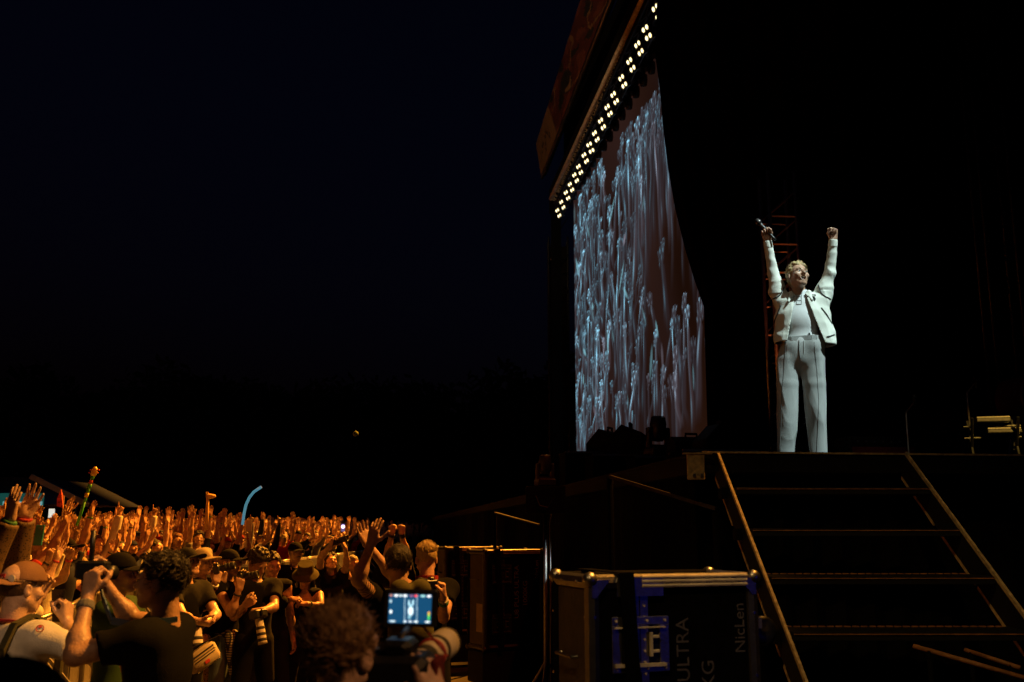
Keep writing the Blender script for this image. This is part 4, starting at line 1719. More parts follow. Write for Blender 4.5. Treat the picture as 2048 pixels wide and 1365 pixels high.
for (px, py, Yq, lab) in ((1812, 826, 10.2, 'thin microphone stand on the stage right of the singer'), (1934, 786, 10.9, 'bent microphone stand beside the keyboards')):
    p = P(px, py, Yq)
    s = empty('microphone_stand', lab, 'stand', (p.x, Yq, DECK), 0)
    MB().tube([(0, 0, .02), (0, 0, p.z - DECK)], .010, 6).build('pole', M['metal_dull'], s)
    MB().lathe([(.13, 0), (.13, .012), (.03, .03), (.0, .032)], 16).build('base', M['black_metal'], s)
    MB().tube([(0, 0, p.z - DECK), (.05, -.12, p.z - DECK + .10)], .008, 6).build('boom', M['metal_dull'], s)
    MB().lathe([(.012, -.08), (.014, .0), (.024, .02), (.026, .04), (.0, .07)], 10, Matrix.Translation((.05, -.12, p.z - DECK + .12))).build('microphone', M['black_metal'], s, True)
for (px, py, lab) in ((1760, 870, 'low black amplifier on the stage right of the singer'),):
    a = empty('amplifier', lab, 'speaker', on_deck(px, 11.5), RZ)
    MB().box((-.4, -.2, 0), (.4, .2, .5), None, .02).build('cabinet', M['black_paint'], a)
    MB().box((-.37, -.21, .04), (.37, -.201, .38)).build('grille', M['cloth_maroon'], a)
    b = MB()
    for k in range(6):
        b.lathe([(.012, 0), (.010, .015), (0, .016)], 8, Matrix.Translation((-.3 + k * .1, -.20, .44)) @ Matrix.Rotation(R(90), 4, 'X'))
    b.build('knob', M['metal_dull'], a)
# ------------------------------------------------------------------ flight cases
DG = None


def text_mesh(s, size, name, extr=.0006):
    cu = bpy.data.curves.new(name, 'FONT')
    cu.body = s
    cu.size = size
    cu.extrude = extr
    cu.align_x = 'LEFT'
    o = bpy.data.objects.new(name, cu)
    COL.objects.link(o)
    me = bpy.data.meshes.new_from_object(o.evaluated_get(bpy.context.evaluated_depsgraph_get()))
    bpy.data.objects.remove(o)
    me.name = name
    return me


TEXTS = [(text_mesh('U8 PLUS ULTRA', .088, 'stencil_text'), .575, .30), (text_mesh('1000KG', .088, 'stencil_text'), .72, .42), (text_mesh('NicLen', .075, 'maker_name'), .915, .70)]
UPRIGHT = Matrix(((0, -1, 0, 0), (0, 0, -1, 0), (1, 0, 0, 0), (0, 0, 0, 1)))     # reads upward on a face turned to -y


def flight_case(W=.83, D=.42, H=1.14, zb=.46):
    root = empty('flight_case', 'x', 'flight case', (0, 0, 0), 0, 'flight cases standing on end in the pit')
    z0, z1 = zb, zb + H
    MB().box((.012, .012, z0 + .012), (W - .012, D - .012, z1 - .012)).build('body', M['laminate'], root)
    e = .060
    for (a, b_) in (((0, 0, z1), (W, 0, z1)), ((0, 0, z0), (W, 0, z0)), ((0, D, z1), (W, D, z1)), ((0, D, z0), (W, D, z0)),
                    ((0, 0, z0), (0, 0, z1)), ((W, 0, z0), (W, 0, z1)), ((0, D, z0), (0, D, z1)), ((W, D, z0), (W, D, z1)),
                    ((0, 0, z1), (0, D, z1)), ((W, 0, z1), (W, D, z1)), ((0, 0, z0), (0, D, z0)), ((W, 0, z0), (W, D, z0))):
        a, b_ = Vector(a), Vector(b_)
        d = (b_ - a).normalized() * .034
        c = Vector((W / 2, D / 2, (z0 + z1) / 2))
        mid = (a + b_) / 2
        inw = Vector([(0 if abs(d[i]) > .01 else (e / 2 - .004) * (1 if c[i] > mid[i] else -1)) for i in range(3)])
        m = MB()
        p, q = a + d + inw, b_ - d + inw
        m.tube([p, q], e * .56, 8)
        edge = m.build('edge_profile', M['black_cloth'] if min(a.y, b_.y) > D - .01 else M['metal'], root)  # back edges: same metal, coloured black in place of shade
        r = MB()
        n = max(2, int((q - p).length / .22))
        for i in range(n):
            t = p + (q - p) * ((i + .5) / n)
            for ax in ((0, -1, 0), (-1, 0, 0)):
                if abs(d.normalized().dot(Vector(ax))) < .5:
                    nn = Vector(ax)
                    r.tube([t + nn * (e / 2 - .001), t + nn * (e / 2 + .004)], .007, 6)
        r.build('rivet', M['black_metal'] if abs(d.x) > .01 else M['metal'], edge)
    # fine ribs of the top front profile
    m = MB()
    for k in range(3):
        m.tube([(.30 * W, -.006, z1 - .004 - k * .019), (W - .06, -.006, z1 - .004 - k * .019)], .0085, 8)
    m.build('profile_rib', M['gutter'], root)  # pale colour stands in for the bright glint on these metal ribs
    for x in (0, W):
        for y in (0, D):
            for z in (z0, z1):
                cx, cy, cz = (x + (.014 if x == 0 else -.014), y + (.014 if y == 0 else -.014), z + (.014 if z == z0 else -.014))
                c = MB().lathe([(0, -.034), (.020, -.028), (.032, -.012), (.034, 0), (.032, .012), (.020, .028), (0, .034)], 12, Matrix.Translation((cx, cy, cz))).build('ball_corner', M['metal'], root, True)
                if y == 0:
                    w = MB()
                    sx, sz = (1 if x == 0 else -1), (1 if z == z0 else -1)
                    w.add([(cx, -.0085, cz), (cx + sx * .085, -.0085, cz), (cx + sx * .02, -.0085, cz + sz * .075), (cx - sx * .0, -.0085, cz + sz * .075), (cx, -.0035, cz), (cx + sx * .085, -.0035, cz), (cx + sx * .02, -.0035, cz + sz * .075), (cx, -.0035, cz + sz * .075)],
                          [(0, 1, 2, 3), (7, 6, 5, 4), (0, 4, 5, 1), (1, 5, 6, 2), (2, 6, 7, 3), (3, 7, 4, 0)])
                    w.build('corner_plate', M['metal_dull'], c)
    # lid seam: a double aluminium strip with rivets
    lx = .29 * W
    m = MB()
    for dx in (-.021, .021):
        m.box((lx + dx - .018, .003, z0 + .05), (lx + dx + .018, .011, z1 - .05))
    seam = m.build('lid_seam', M['metal_dull'], root)
    r = MB()
    for i in range(22):
        z = z0 + .08 + i * (H - .16) / 21
        for dx in (-.021, .021):
            r.tube([(lx + dx, .004, z), (lx + dx, -.002, z)], .0055, 6)
    r.build('rivet', M['gutter'], seam)  # glint of the seam rivets is put into a pale colour
    for zc in (z1 - .285, z0 + .285):
        l = MB()
        w, h = .135, .115
        # a pressed dish: frame of four sides round a recess
        for (xa, xb, za, zb2) in ((-w, w, h - .035, h), (-w, w, -h, -h + .035), (-w, -w + .045, -h + .035, h - .035), (w - .045, w, -h + .035, h - .035)):
            l.box((lx + xa, -.004, zc + za), (lx + xb, .0025, zc + zb2), None, .002)
        latch = l.build('latch', M['metal_dull'], root)
        MB().box((lx - w + .045, .0035, zc - h + .035), (lx + w - .045, .0115, zc + h - .035)).build('recess', M['black_metal'], latch)
        k = MB()
        for zz, t in ((h - .045, .006), (-h + .030, .014)):
            k.bar((lx - w + .01, -.010, zc + zz), (lx + w - .02, -.010, zc + zz), .010, t)
        k.bar((lx + .045, -.010, zc - .05), (lx + .045, -.010, zc + .05), .012, .012)
        for dx in (-.055, .065):
            for dz in (-.03, .03):
                k.box((lx + dx - .020, -.014, zc + dz - .007), (lx + dx + .020, -.003, zc + dz + .007), None, .003)
        k.build('wing', M['gutter'], latch)  # pale colour instead of metal gives the bars a lit look
        r = MB()
        for dx in (-.115, -.04, .03, .115):
            for dz in (-.098, .098):
                r.tube([(lx + dx, -.003, zc + dz), (lx + dx, -.009, zc + dz)], .0065, 6)
        r.build('rivet', M['gutter'], latch)  # pale colour paints these rivets as glinting
    m = MB()
    m.box((lx - .11, -.010, z1 - .085), (lx + .11, -.004, z1 - .005))
    m.build('hinge_plate', M['metal_dull'], root)
    # dark web strap round the case, a little askew
    s = MB()
    x0, x1 = .205 * W, .275 * W
    wd = .034
    s.add([(x0 - wd, -.024, z1 + .012), (x0 + wd, -.024, z1 + .012), (x1 + wd, -.024, z0 - .01), (x1 - wd, -.024, z0 - .01), (x0 - wd, -.020, z1 + .012), (x0 + wd, -.020, z1 + .012), (x1 + wd, -.020, z0 - .01), (x1 - wd, -.020, z0 - .01)],
          [(3, 2, 1, 0), (4, 5, 6, 7), (0, 1, 5, 4), (1, 2, 6, 5), (2, 3, 7, 6), (3, 0, 4, 7)])
    s.box((x0 - wd, -.024, z1 + .0125), (x0 + wd, D + .02, z1 + .0165))
    s.build('strap', M['strap'], root)
    for me, fx, fz in TEXTS:
        o = mobj(me.name, me, root, M['stencil'])
        o.matrix_local = Matrix.Translation((fx * W, .0105, z0 + fz * H)) @ UPRIGHT
    st_ = MB().box((.006, .05, z0 + .20), (.0115, .20, z0 + .52))
    st_.build('paper_label', M['sticker'], root)
    MB().box((.0085, .055, z0 + .055), (.0118, D - .055, z1 - .055)).build('side_panel', M['ply_dark'], root)
    h = MB()
    h.tube([(-.004, D * .5 - .09, z0 + .80), (-.03, D * .5 - .09, z0 + .80), (-.03, D * .5 + .09, z0 + .80), (-.004, D * .5 + .09, z0 + .80)], .008, 6)
    h.build('handle', M['metal'], root)
    for zc in (z0 + .20, z1 - .22):
        for yc in (.14, D - .14):
            c = MB().box((W + .002, yc - .05, zc - .06), (W + .014, yc + .05, zc + .06)).build('castor', M['metal'], root)
            f = MB()
            f.add([(W + .014, yc - .045, zc + .05), (W + .014, yc + .045, zc + .05), (W + .014, yc + .045, zc - .03), (W + .014, yc - .045, zc - .03), (W + .085, yc - .030, zc + .012), (W + .085, yc + .030, zc + .012), (W + .085, yc + .030, zc - .03), (W + .085, yc - .03, zc - .03)],
                  [(0, 1, 2, 3), (7, 6, 5, 4), (0, 4, 5, 1), (1, 5, 6, 2), (2, 6, 7, 3), (3, 7, 4, 0)])
            f.build('fork', M['lens_white'], c)
            MB().lathe([(.0, -.022), (.05, -.022), (.066, -.016), (.070, 0), (.066, .016), (.05, .022), (.0, .022)], 18, Matrix.Translation((W + .105, yc, zc - .045)) @ Matrix.Rotation(R(90), 4, 'X')).build('wheel', M['black_plastic'], c, True)
    k = MB()
    k.box((.0, .02, .08), (W, D - .02, zb - .02), None, .01)
    for x in (.1, W - .1):
        for y in (.12, D - .12):
            k.lathe([(.0, -.02), (.045, -.02), (.05, 0), (.045, .02), (0, .02)], 12, Matrix.Translation((x, y, .05)) @ Matrix.Rotation(R(90), 4, 'X'))
    k.build('dolly', M['black_paint'], root)
    return root


fc = flight_case()
p = P(1176, 1154, 4.35)
fc.location = (p.x, 4.35, p.z - 1.60)
fc.location.z = max(0, fc.location.z)
fc.rotation_euler = (0, 0, R(19))
fc['label'] = 'large black flight case nearest the camera with blue lit latch and silver edges'
f2 = copy_tree(fc)
p = P(969, 1106, 12.0)
f2.location = (p.x, 12.0, max(0, p.z - 1.60))
f2.rotation_euler = (0, 0, R(31))
f2['label'] = 'black flight case with two latches standing beyond the pit, its left side lit orange'
f3 = copy_tree(fc)
p = P(886, 1096, 13.6)
f3.location = (p.x, 13.9, max(0, p.z - 1.60))
f3.rotation_euler = (0, 0, R(20))
f3['label'] = 'flight case half hidden behind another one beyond the pit, showing only its handle side'
spot('blue_beam', (3.1, 2.2, 1.5), (.66, 4.35, 1.35), 4, (.015, .025, 1.0), 34, .5, .05)
spot('case_fill', (1.2, 3.3, 6.2), (.75, 4.5, 1.6), 60, (1, .66, .28), 20, .5, .05)  # added lamp over the near case to brighten its edges

for far_case in (f2, f3):  # far cases: metal darkened in colour, standing in for less light
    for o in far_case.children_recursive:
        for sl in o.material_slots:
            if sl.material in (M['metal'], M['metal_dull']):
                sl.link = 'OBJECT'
                sl.material = M['metal_shaded']
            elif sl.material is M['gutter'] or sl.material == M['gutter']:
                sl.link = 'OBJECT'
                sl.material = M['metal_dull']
b = MB()
b.box((-.62, 9.3, .0), (.75, 10.7, .035), None, .006)
t_ = empty('trackway_panel', 'flat brown trackway panel on the ground before the far flight case', 'panel', (0, 0, .0))
b.build('panel', M['ply_dark'], t_)
MB().bar((-.58, 9.32, .045), (.70, 9.32, .045), .012, .012).build('edge', M['metal_dull'], t_)

# ------------------------------------------------------------------ crowd barrier
bar0 = None


def barrier():
    root = empty('crowd_barrier', 'x', 'barrier', (0, 0, 0), 0, 'crowd barrier sections along the pit')
    MB().tube([(-.03, -.6, 1.14), (-.03, .6, 1.14)], .026, 8).build('top_rail', M['metal'], root, True)
    MB().box((-.012, -.59, .10), (.012, .59, 1.12)).build('panel', M['metal_dull'], root)
    for y in (-.55, .55):
        MB().bar((.03, y, .03), (.03, y, 1.12), .035, .03).bar((.03, y, .9), (.75, y, .06), .03, .03).build('brace', M['metal'], root)
    MB().box((-1.0, -.59, .0), (.9, .59, .022)).build('foot_plate', M['metal_dull'], root)
    return root


def BX(Y):
    """x of the barrier line"""
    t = min(1, max(0, (Y - 6.5) / 8))
    return -3.55 - 1.65 * t * t * (3 - 2 * t) + max(0, Y - 20) * .030


for i in range(24):
    Y = 5.0 + i * 1.22
    o = barrier() if i == 0 else copy_tree(bar0)
    if i == 0:
        bar0 = o
    o.location = (BX(Y), Y, 0)
    o.rotation_euler = (0, 0, math.atan2(BX(Y - .6) - BX(Y + .6), 1.2))
    o['label'] = ['metal crowd barrier section nearest the camera behind the man in white', 'second metal crowd barrier section along the pit'][i] if i < 2 else 'metal crowd barrier section hidden among photographers and fans along the pit'

# ------------------------------------------------------------------ tent and bar beyond the crowd at the far left
Yb = 34
tn = empty('bar_tent', 'pale roofed bar tent with a teal lit sign beyond the crowd at left', 'tent', (GX(20, Yb), Yb, 0))
x0, x1 = GX(-180, Yb) - tn.location.x, GX(172, Yb) - tn.location.x
zr, ze = P(30, 955, Yb).z, P(160, 1009, Yb).z
b = MB()
b.add([(x0, 0, ze), (x1, 0, ze), (x1 - 1.9, 0, zr), (x0 + 1.9, 0, zr), (x0, 5, ze), (x1, 5, ze), (x1 - 1.9, 5, zr), (x0 + 1.9, 5, zr), ], [(0, 1, 2, 3), (7, 6, 5, 4), (0, 4, 5, 1), (1, 5, 6, 2), (2, 6, 7, 3), (3, 7, 4, 0)])
b.build('roof', M['cloth_navy'], tn)
MB().bar((x1 + .06, -.12, ze - .02), (x1 - 1.95, -.12, zr + .03), .12, .17).build('eave', M['lens_white'], tn)
b = MB()
for x in (x0 + .2, x1 - .4, (x0 + x1) / 2):
    b.tube([(x, .1, 0), (x, .1, ze)], .06, 8)
b.build('post', M['black_metal'], tn)
pa, pb = P(-10, 1012, Yb - .3), P(88, 987, Yb - .3)
pw = Vector(tn.location)
s = MB().box((pa.x - pw.x, -.36, pa.z), (pb.x - pw.x, -.26, pb.z)).build('sign', glow('teal_sign', (.010, .10, .085), .55), tn)
g = MB()
for (a, e) in ((4, 26), (34, 50), (56, 62), (66, 72), (75, 84)):
    q0, q1 = P(a, 1011, Yb - .4), P(e, 1003, Yb - .4)
    g.box((q0.x - pw.x, -.372, q0.z), (q1.x - pw.x, -.362, q1.z))
g.build('sign_panel', glow('pale_teal', (.16, .40, .40), .8), s)
for (a, e, col, nm) in (((98, 1036), (110, 1018), (.85, .82, .70), 'lit_panel'), ((59, 1030), (66, 1016), (.08, .28, .9), 'lit_screen')):
    q0, q1 = P(a[0], a[1], Yb - .3), P(e[0], e[1], Yb - .3)
    MB().box((q0.x - pw.x, -.36, q0.z), (q1.x - pw.x, -.30, q1.z)).build(nm, glow(nm, col, .9), tn)

# ------------------------------------------------------------------ things held up over the crowd
def prop_at(name, lab, cat, px, py, Y):
    p = P(px, py, Y)
    return empty(name, lab, cat, p)


Yg = 10.5
g0, g1 = P(169, 1004, Yg), P(186, 951, Yg)
d = g1 - g0
gt = prop_at('toy_guitar', 'green inflatable toy guitar neck held up above the raised hands at left', 'toy', 169, 1004, Yg)
mats_g = [mat('toy_green', (.06, .42, .03), .35), mat('toy_yellow', (.70, .60, .08), .35), mat('toy_red', (.6, .10, .04), .35)]
for i in range(6):
    MB().tube([d * (i / 6.), d * ((i + 1) / 6.)], [.017 + .003 * (i % 2)] * 2, 10).build('neck', mats_g[(0, 1, 0, 0, 2, 0)[i]], gt, True)
h = MB().lathe([(.0, -.02), (.024, -.005), (.034, .03), (.028, .07), (.012, .09), (.0, .094)], 12, Matrix.Translation(d) @ d.to_track_quat('Z', 'Y').to_matrix().to_4x4()).build('headstock', mats_g[1], gt, True)
b = MB()
for k in (-1, 1):
    for z in (.02, .05):
        b.tube([d + d.normalized() * z, d + d.normalized() * z + Vector((k * .05, 0, .008))], .008, 6)
b.build('peg', mats_g[2], gt)
MB().tube([-d * .9, d * .02], [.016, .015], 10).build('handle', mats_g[0], gt, True)
Yn = 15.5
pts = [P(x, y, Yn) for x, y in ((485, 1050), (488, 1028), (492, 1010), (499, 995), (508, 984), (520, 976))]
FOAM = glow('foam_light', (.07, .25, .33), .8)
nd = prop_at('foam_noodle', 'glowing pale blue bent foam stick waved above the crowd', 'toy', 485, 1050, Yn)
MB().tube([q - pts[0] for q in pts], .021, 10).build('noodle', FOAM, nd, True)
MB().tube([pts[-1] - pts[0], pts[-1] - pts[0] + Vector((.02, 0, .014))], .022, 10).build('tip', FOAM, nd)
Yz = 15
zz = prop_at('toy_giraffe', 'small yellow toy giraffe head on a neck held above the crowd', 'toy', 414, 1026, Yz)
k = 1 / FPX * Yz
yel = mat('toy_plush', (.62, .40, .12), .8, 0, .3, 40)
MB().tube([(0, 0, -.25), (0, 0, 0), (0, 0, 24 * k), (-1 * k, 0, 31 * k)], [.03, .028, .022, .02], 8).build('neck', yel, zz, True)
MB().lathe([(.0, -.06), (.03, -.04), (.042, 0), (.03, .05), (.022, .09), (.0, .10)], 10, Matrix.Translation((.02, 0, 32 * k)) @ Matrix.Rotation(R(88), 4, 'Y')).build('head', yel, zz, True)
b = MB()
for q in (-.012, .015):
    b.tube([(q - .01, 0, 34 * k), (q - .015, 0, 41 * k)], .008, 6)
b.build('horn', yel, zz)
Yr = 12
rfp = prop_at('pennant', 'small red and white pointed flag held over the crowd near the bar tent', 'flag', 118, 1016, Yr)
k = Yr / FPX
b = MB()
b.add([(-5 * k, 0, 3 * k), (6 * k, .02, 0), (4 * k, .03, 22 * k), (1 * k, 0, 36 * k), (-4 * k, -.02, 18 * k)] + [(-5 * k, .012, 3 * k), (6 * k, .032, 0), (4 * k, .042, 22 * k), (1 * k, .012, 36 * k), (-4 * k, -.008, 18 * k)],
      [(0, 1, 2, 3, 4), (9, 8, 7, 6, 5)] + [(i, (i + 1) % 5, 5 + (i + 1) % 5, 5 + i) for i in range(5)])
b.build('flag', mat('flag_red', (.55, .07, .04), .7, 0, .9, 22), rfp)
MB().tube([(5 * k, .03, -.4), (4.5 * k, .045, 24 * k)], .008, 6).build('stick', M['wood_edge'], rfp)
bl = prop_at('ball', 'dim yellow green ball in the air above the crowd', 'ball', 711, 868, 26)
MB().lathe([(0, -.075), (.045, -.06), (.07, -.025), (.075, 0), (.07, .025), (.045, .06), (0, .075)], 14).build('ball', mat('ball_fuzz', (.07, .13, .02), .9), bl, True)
MB().lathe([(.0735, -.008), (.0775, -.008), (.0775, .008), (.0735, .008)], 16, Matrix.Rotation(R(35), 4, 'X')).build('seam', M['cloth_olive'], bl, True)


def phone(loc, rotz, tilt, lab, back=None, screen=None, s=1.0):
    w = empty('phone', lab, 'phone', loc, rotz, 'phones held up in the crowd')
    w.rotation_euler = (R(tilt), 0, rotz)
    MB().box((-.037 * s, -.004, -.076 * s), (.037 * s, .0045, .076 * s), None, .003).build('case', back or M['black_plastic'], w)
    MB().box((-.033 * s, -.0055, -.070 * s), (.033 * s, -.0042, .070 * s)).build('display', screen or M['lens_glass'], w)
    b = MB()
    for (x, z) in ((-.022, .058), (-.022, .040), (-.006, .05)):
        b.lathe([(.007, 0), (.006, .002), (0, .002)], 10, Matrix.Translation((x * s, .0045, z * s)) @ Matrix.Rotation(R(-90), 4, 'X'))
    b.build('lens', M['lens_glass'], w)
    return w


phone(P(78, 1071, 7.6), R(170), 8, 'phone in a teal case held up among the hands at left', M['teal'])
phone(P(360 + 138, 1052, 13), R(15), 0, 'white phone held upright in the mid crowd near the foam noodle', M['lens_white'], M['lens_white'])
lp = phone(P(686, 1056, 19), R(5), 0, 'distant phone with a small purple white torch light', None, glow('torch', (.62, .42, 1.0), .25))
MB().lathe([(.035, 0), (.03, .01), (0, .012)], 10, Matrix.Translation((0, -.006, .02)) @ Matrix.Rotation(R(90), 4, 'X')).build('torch', glow('torch_bright', (.8, .6, 1.0), 3), lp)

# litter on the pit ground
cups = [mat('cup_clear', (.5, .48, .42), .3), mat('cup_green', (.06, .3, .12), .4), mat('cup_red', (.4, .05, .04), .5)]
rr = random.Random(12)
for i in range(16):
    px = rr.uniform(535, 600)
    py = rr.uniform(1255, 1362)
    q = PZ(px, py, .02)
    c = empty('paper_cup', ['crushed pale cup lying in the pit litter', 'crushed green cup lying in the pit litter', 'crushed red cup lying in the pit litter'][i % 3], 'cup', (q.x, q.y, .04), rr.uniform(0, 6), 'cups littering the pit ground')
    c.rotation_euler = (R(rr.uniform(70, 110)), rr.uniform(0, 1), rr.uniform(0, 6))
    MB().lathe([(.028, -.055), (.03, -.055), (.041, .055), (.044, .058), (.040, .055), (.027, -.05)], 10, Matrix.Scale(rr.uniform(.55, .95), 4, (1, 0, 0))).build('cup', cups[i % 3], c, True)
# ------------------------------------------------------------------ the singer
def local_fn(loc, rz, s=1.0):
    Mi = (Matrix.Translation(loc) @ Matrix.Rotation(rz, 4, 'Z') @ Matrix.Scale(s, 4)).inverted()
    c = Mi @ Vector((0, 0, CAMZ))

    def f(px, py, dy=0.0):
        """pixel seen on the plane dy behind the figure's own upright plane"""
        d = Mi @ P(px, py, 5.0) - c
        t = (dy - c.y) / d.y
        return np.array(c + d * t)
    return f


YP = 8.4
pl = P(1601, 929, YP)
prz = R(-16)
ploc = Vector((pl.x, YP, DECK))
L = local_fn(ploc, prz)
sing = empty('person', 'blond singer in a white jacket and trousers raising both fists on the stage edge', 'person', ploc, prz)
S_ = dict(u=(.1, 0, 1), f=(.0, 0, 1))
J = skeleton(S_, S_, (28, 16, 6))
J['chest'], J['neck'] = L(1603, 640), L(1600, 596, .015)
J['hc'] = L(1596, 553, -.03)
for key, s in (('L', 1), ('R', -1)):
    a = J[key]
    if s > 0:
        a['S'], a['E'], a['W'] = L(1640, 602, .02), L(1660, 547, .03), L(1666.5, 480, -.02)
        a['h'], a['n'] = nrm(A(-.02, -.25, 1)), A(-.10, -1, -.1)
        a['curl'] = .95
    else:
        a['S'], a['E'], a['W'] = L(1564, 602, .02), L(1546, 547, .03), L(1535, 483, -.02)
        a['h'], a['n'] = nrm(A(-.12, -.1, 1)), A(.10, -1, 0)
        a['curl'] = .70
    a['n'] = nrm(a['n'] - a['h'] * (a['n'] @ a['h']))
J['hipL'], J['kneeL'], J['ankL'] = L(1625, 722), L(1632, 815, -.01), L(1638, 915, .02)
J['hipR'], J['kneeR'], J['ankR'] = L(1578, 722), L(1571, 815, -.01), L(1571, 915, .02)
zb = {k: J[k][2] for k in ('hipL', 'kneeL', 'ankL')}
# body
bd_ = [ell(L(1603, 700), A(.14, .10, .12), .05), ell(L(1602, 645, .02), A(.13, .085, .14), .05), cone(L(1575, 608, .02), L(1630, 608, .02), .045, .045, .04)]
bd_ += [cone(J['neck'] + A(0, 0, -.03), J['hc'] + J['hr'] @ A(0, .022, -.05), .060, .054, .03)]
for key in 'LR':
    bd_ += [cone(J[key]['S'], J[key]['E'], .046, .038, .03), cone(J[key]['E'], J[key]['W'], .038, .026, .02)]
    bd_ += [cone(J['hip' + key], J['knee' + key], .075, .05), cone(J['knee' + key], J['ank' + key], .05, .036), cone(J['ank' + key] + A(0, 0, -.02), J['ank' + key] + A(0, -.13, -.035), .03, .025)]
parts = [sdf_mesh(bd_, .011), sdf_mesh(head_prims(J['hc'], J['hr'], 1.0, .96) + bd_[3:4], .0042)]
for key in 'LR':
    a = J[key]
    parts.append(sdf_mesh([cone(a['E'] + (a['W'] - a['E']) * .72, a['W'] + a['h'] * .012, .0290, .0245, .012)] + hand_prims(a), .0042))
v, f = join(parts)
mobj('body', raw_mesh('body', v, f, True, [M['skin_tan']]), sing)
face_bits(sing, J, 1.0)
hm = head_matrix(J)
v, f = join([hair('quiff', .005, 4), strands(800, .042, .0020, (-.2, 1, -.2), 4, .14, -.03, .25), strands(90, .036, .0022, (.6, .5, .3), 9, .9, .095, .6)])
mobj('hair', raw_mesh('hair', v, f, True, [M['hair_blond']]), sing).matrix_local = hm
b = MB()
for s in (-1, 1):
    b.tube([(s * .014, -.096, .020), (s * .031, -.0975, .026), (s * .048, -.085, .021)], [.002, .003, .0015], 6)
b.build('eyebrows', M['hair_blond'], sing, True).matrix_local = hm

# shirt
p = [ell(L(1603, 690), A(.150, .112, .12), .06), ell(L(1602, 645), A(.155, .112, .20), .06), cone(L(1578, 606, .01), L(1628, 606, .01), .070, .070, .06), cone(J['neck'] + A(0, 0, -.02), J['neck'] + A(0, -.004, .035), .072, .067, .02)]
p.append(cone(J['neck'] + A(0, -.01, .085), J['neck'] + A(0, -.01, .2), .060, .09, .004, True))
v, f = sdf_mesh(p, .0075, folds(31, .008, 30, (1, 1, .35)))
sh = mobj('shirt', raw_mesh('shirt', v, f, True, [M['suit_shirt']]), sing)
PLACKET = [((1594, 588), (1593, 612)), ((1603, 588), (1603, 613)), ((1593, 613), (1603, 613)), ((1594, 597), (1603, 597)), ((1594, 605), (1603, 605))]

# trousers: wide legs with a raised centre crease, waistband and fly
W0 = L(1606, 678)
p = [ell(L(1603, 712), A(.172, .122, .15), .06), cone(L(1590, 692), L(1622, 692), .118, .118, .05)]
for key in 'LR':
    h_, kn, an = J['hip' + key], J['knee' + key], J['ank' + key]
    p += [cone(h_, kn * .5 + h_ * .5, .102, .094, .03), cone(kn * .5 + h_ * .5, an + A(0, 0, -.02), .094, .074, .012), cap_off(an + A(0, 0, -.03), A(0, 0, -1), .16)]
    fr = [h_ + A(0, -.100, .06), h_ * .5 + kn * .5 + A(0, -.102, 0), kn + A(0, -.094, 0), kn * .4 + an * .6 + A(0, -.082, 0), an + A(0, -.068, -.01)]
p.append(func(lambda X, Y, Z: W0[2] + .01 - Z + 0 * X + 0 * Y, W0 + A(-.4, -.4, -.02), W0 + A(.4, .4, .3)))
fl = folds(77, .020, 34, (1, 1, .07), .8)
v, f = sdf_mesh(p, .0075, fl)
tr_ = mobj('trousers', raw_mesh('trousers', v, f, True, [M['suit_trousers']]), sing)


def hug(obj, pts, lift=.003, toward=(0, -1, 0), dist=.6):
    """lay a row of points on a mesh, coming from the front"""
    me = obj.data
    bv = BVHTree.FromPolygons([v_.co.copy() for v_ in me.vertices], [tuple(q.vertices) for q in me.polygons])
    out = []
    d = Vector(toward).normalized() * -1
    for q in pts:
        q = Vector(q)
        hit = bv.ray_cast(q - d * dist, d)
        if hit[0] is not None:
            out.append(hit[0] + hit[1] * lift)
        else:
            n = bv.find_nearest(q)
            out.append(n[0] + n[1] * lift)
    return out


def lerp_pts(pts, n):
    pts = [Vector(q) for q in pts]
    o = []
    for i in range(len(pts) - 1):
        for t in range(n):
            o.append(pts[i].lerp(pts[i + 1], t / n))
    return o + [pts[-1]]


for a_, e_ in PLACKET:
    MB().tube(hug(sh, lerp_pts([L(*a_), L(*e_)], 5), .001), .0035, 5).build('placket', M['suit_trousers'], sh)
wb = MB()
ring = []
for i in range(33):
    w = 2 * math.pi * i / 32
    ring.append((W0[0] + .205 * math.sin(w), W0[1] - .5 * math.cos(w), W0[2] - .012))
wbp = []
bvt = BVHTree.FromPolygons([q.co.copy() for q in tr_.data.vertices], [tuple(q.vertices) for q in tr_.data.polygons])
for q in ring:
    hit = bvt.ray_cast(Vector(q), Vector((W0[0], W0[1], q[2])) - Vector(q))
    wbp.append((hit[0] if hit[0] else Vector(q)))
for i in range(32):
    a0, a1 = wbp[i], wbp[i + 1]
    wb.bar(a0, a1, .016, .040)
wb.build('waistband', M['suit_trousers'], tr_)
fly = hug(tr_, lerp_pts([L(1598, 686), L(1598, 704), L(1600, 722)], 6), .002)
MB().tube(fly, .0035, 6).build('fly_seam', M['black_trim'], tr_)
fly2 = hug(tr_, lerp_pts([L(1608, 686), L(1608, 712), L(1601, 722)], 6), .001)
MB().tube(fly2, .003, 6).build('fly_stitch', M['suit_trousers'], tr_)
for (a, e) in (((1628, 690), (1637, 800)), ((1637, 800), (1633, 905)), ((1572, 690), (1563, 800)), ((1563, 800), (1560, 900))):
    pp = hug(tr_, lerp_pts([L(*a), L((a[0] + e[0]) / 2 + 1, (a[1] + e[1]) / 2), L(*e)], 6), .0005)
    MB().tube(pp, .0024, 5).build('crease_line', M['cloth_grey'], tr_)  # thin grey line laid along each leg crease
hook = hug(tr_, [L(1619, 676)], .008)[0]
MB().box(tuple(hook - Vector((.008, .004, .018))), tuple(hook + Vector((.008, .004, .018)))).build('clip', M['black_trim'], tr_)

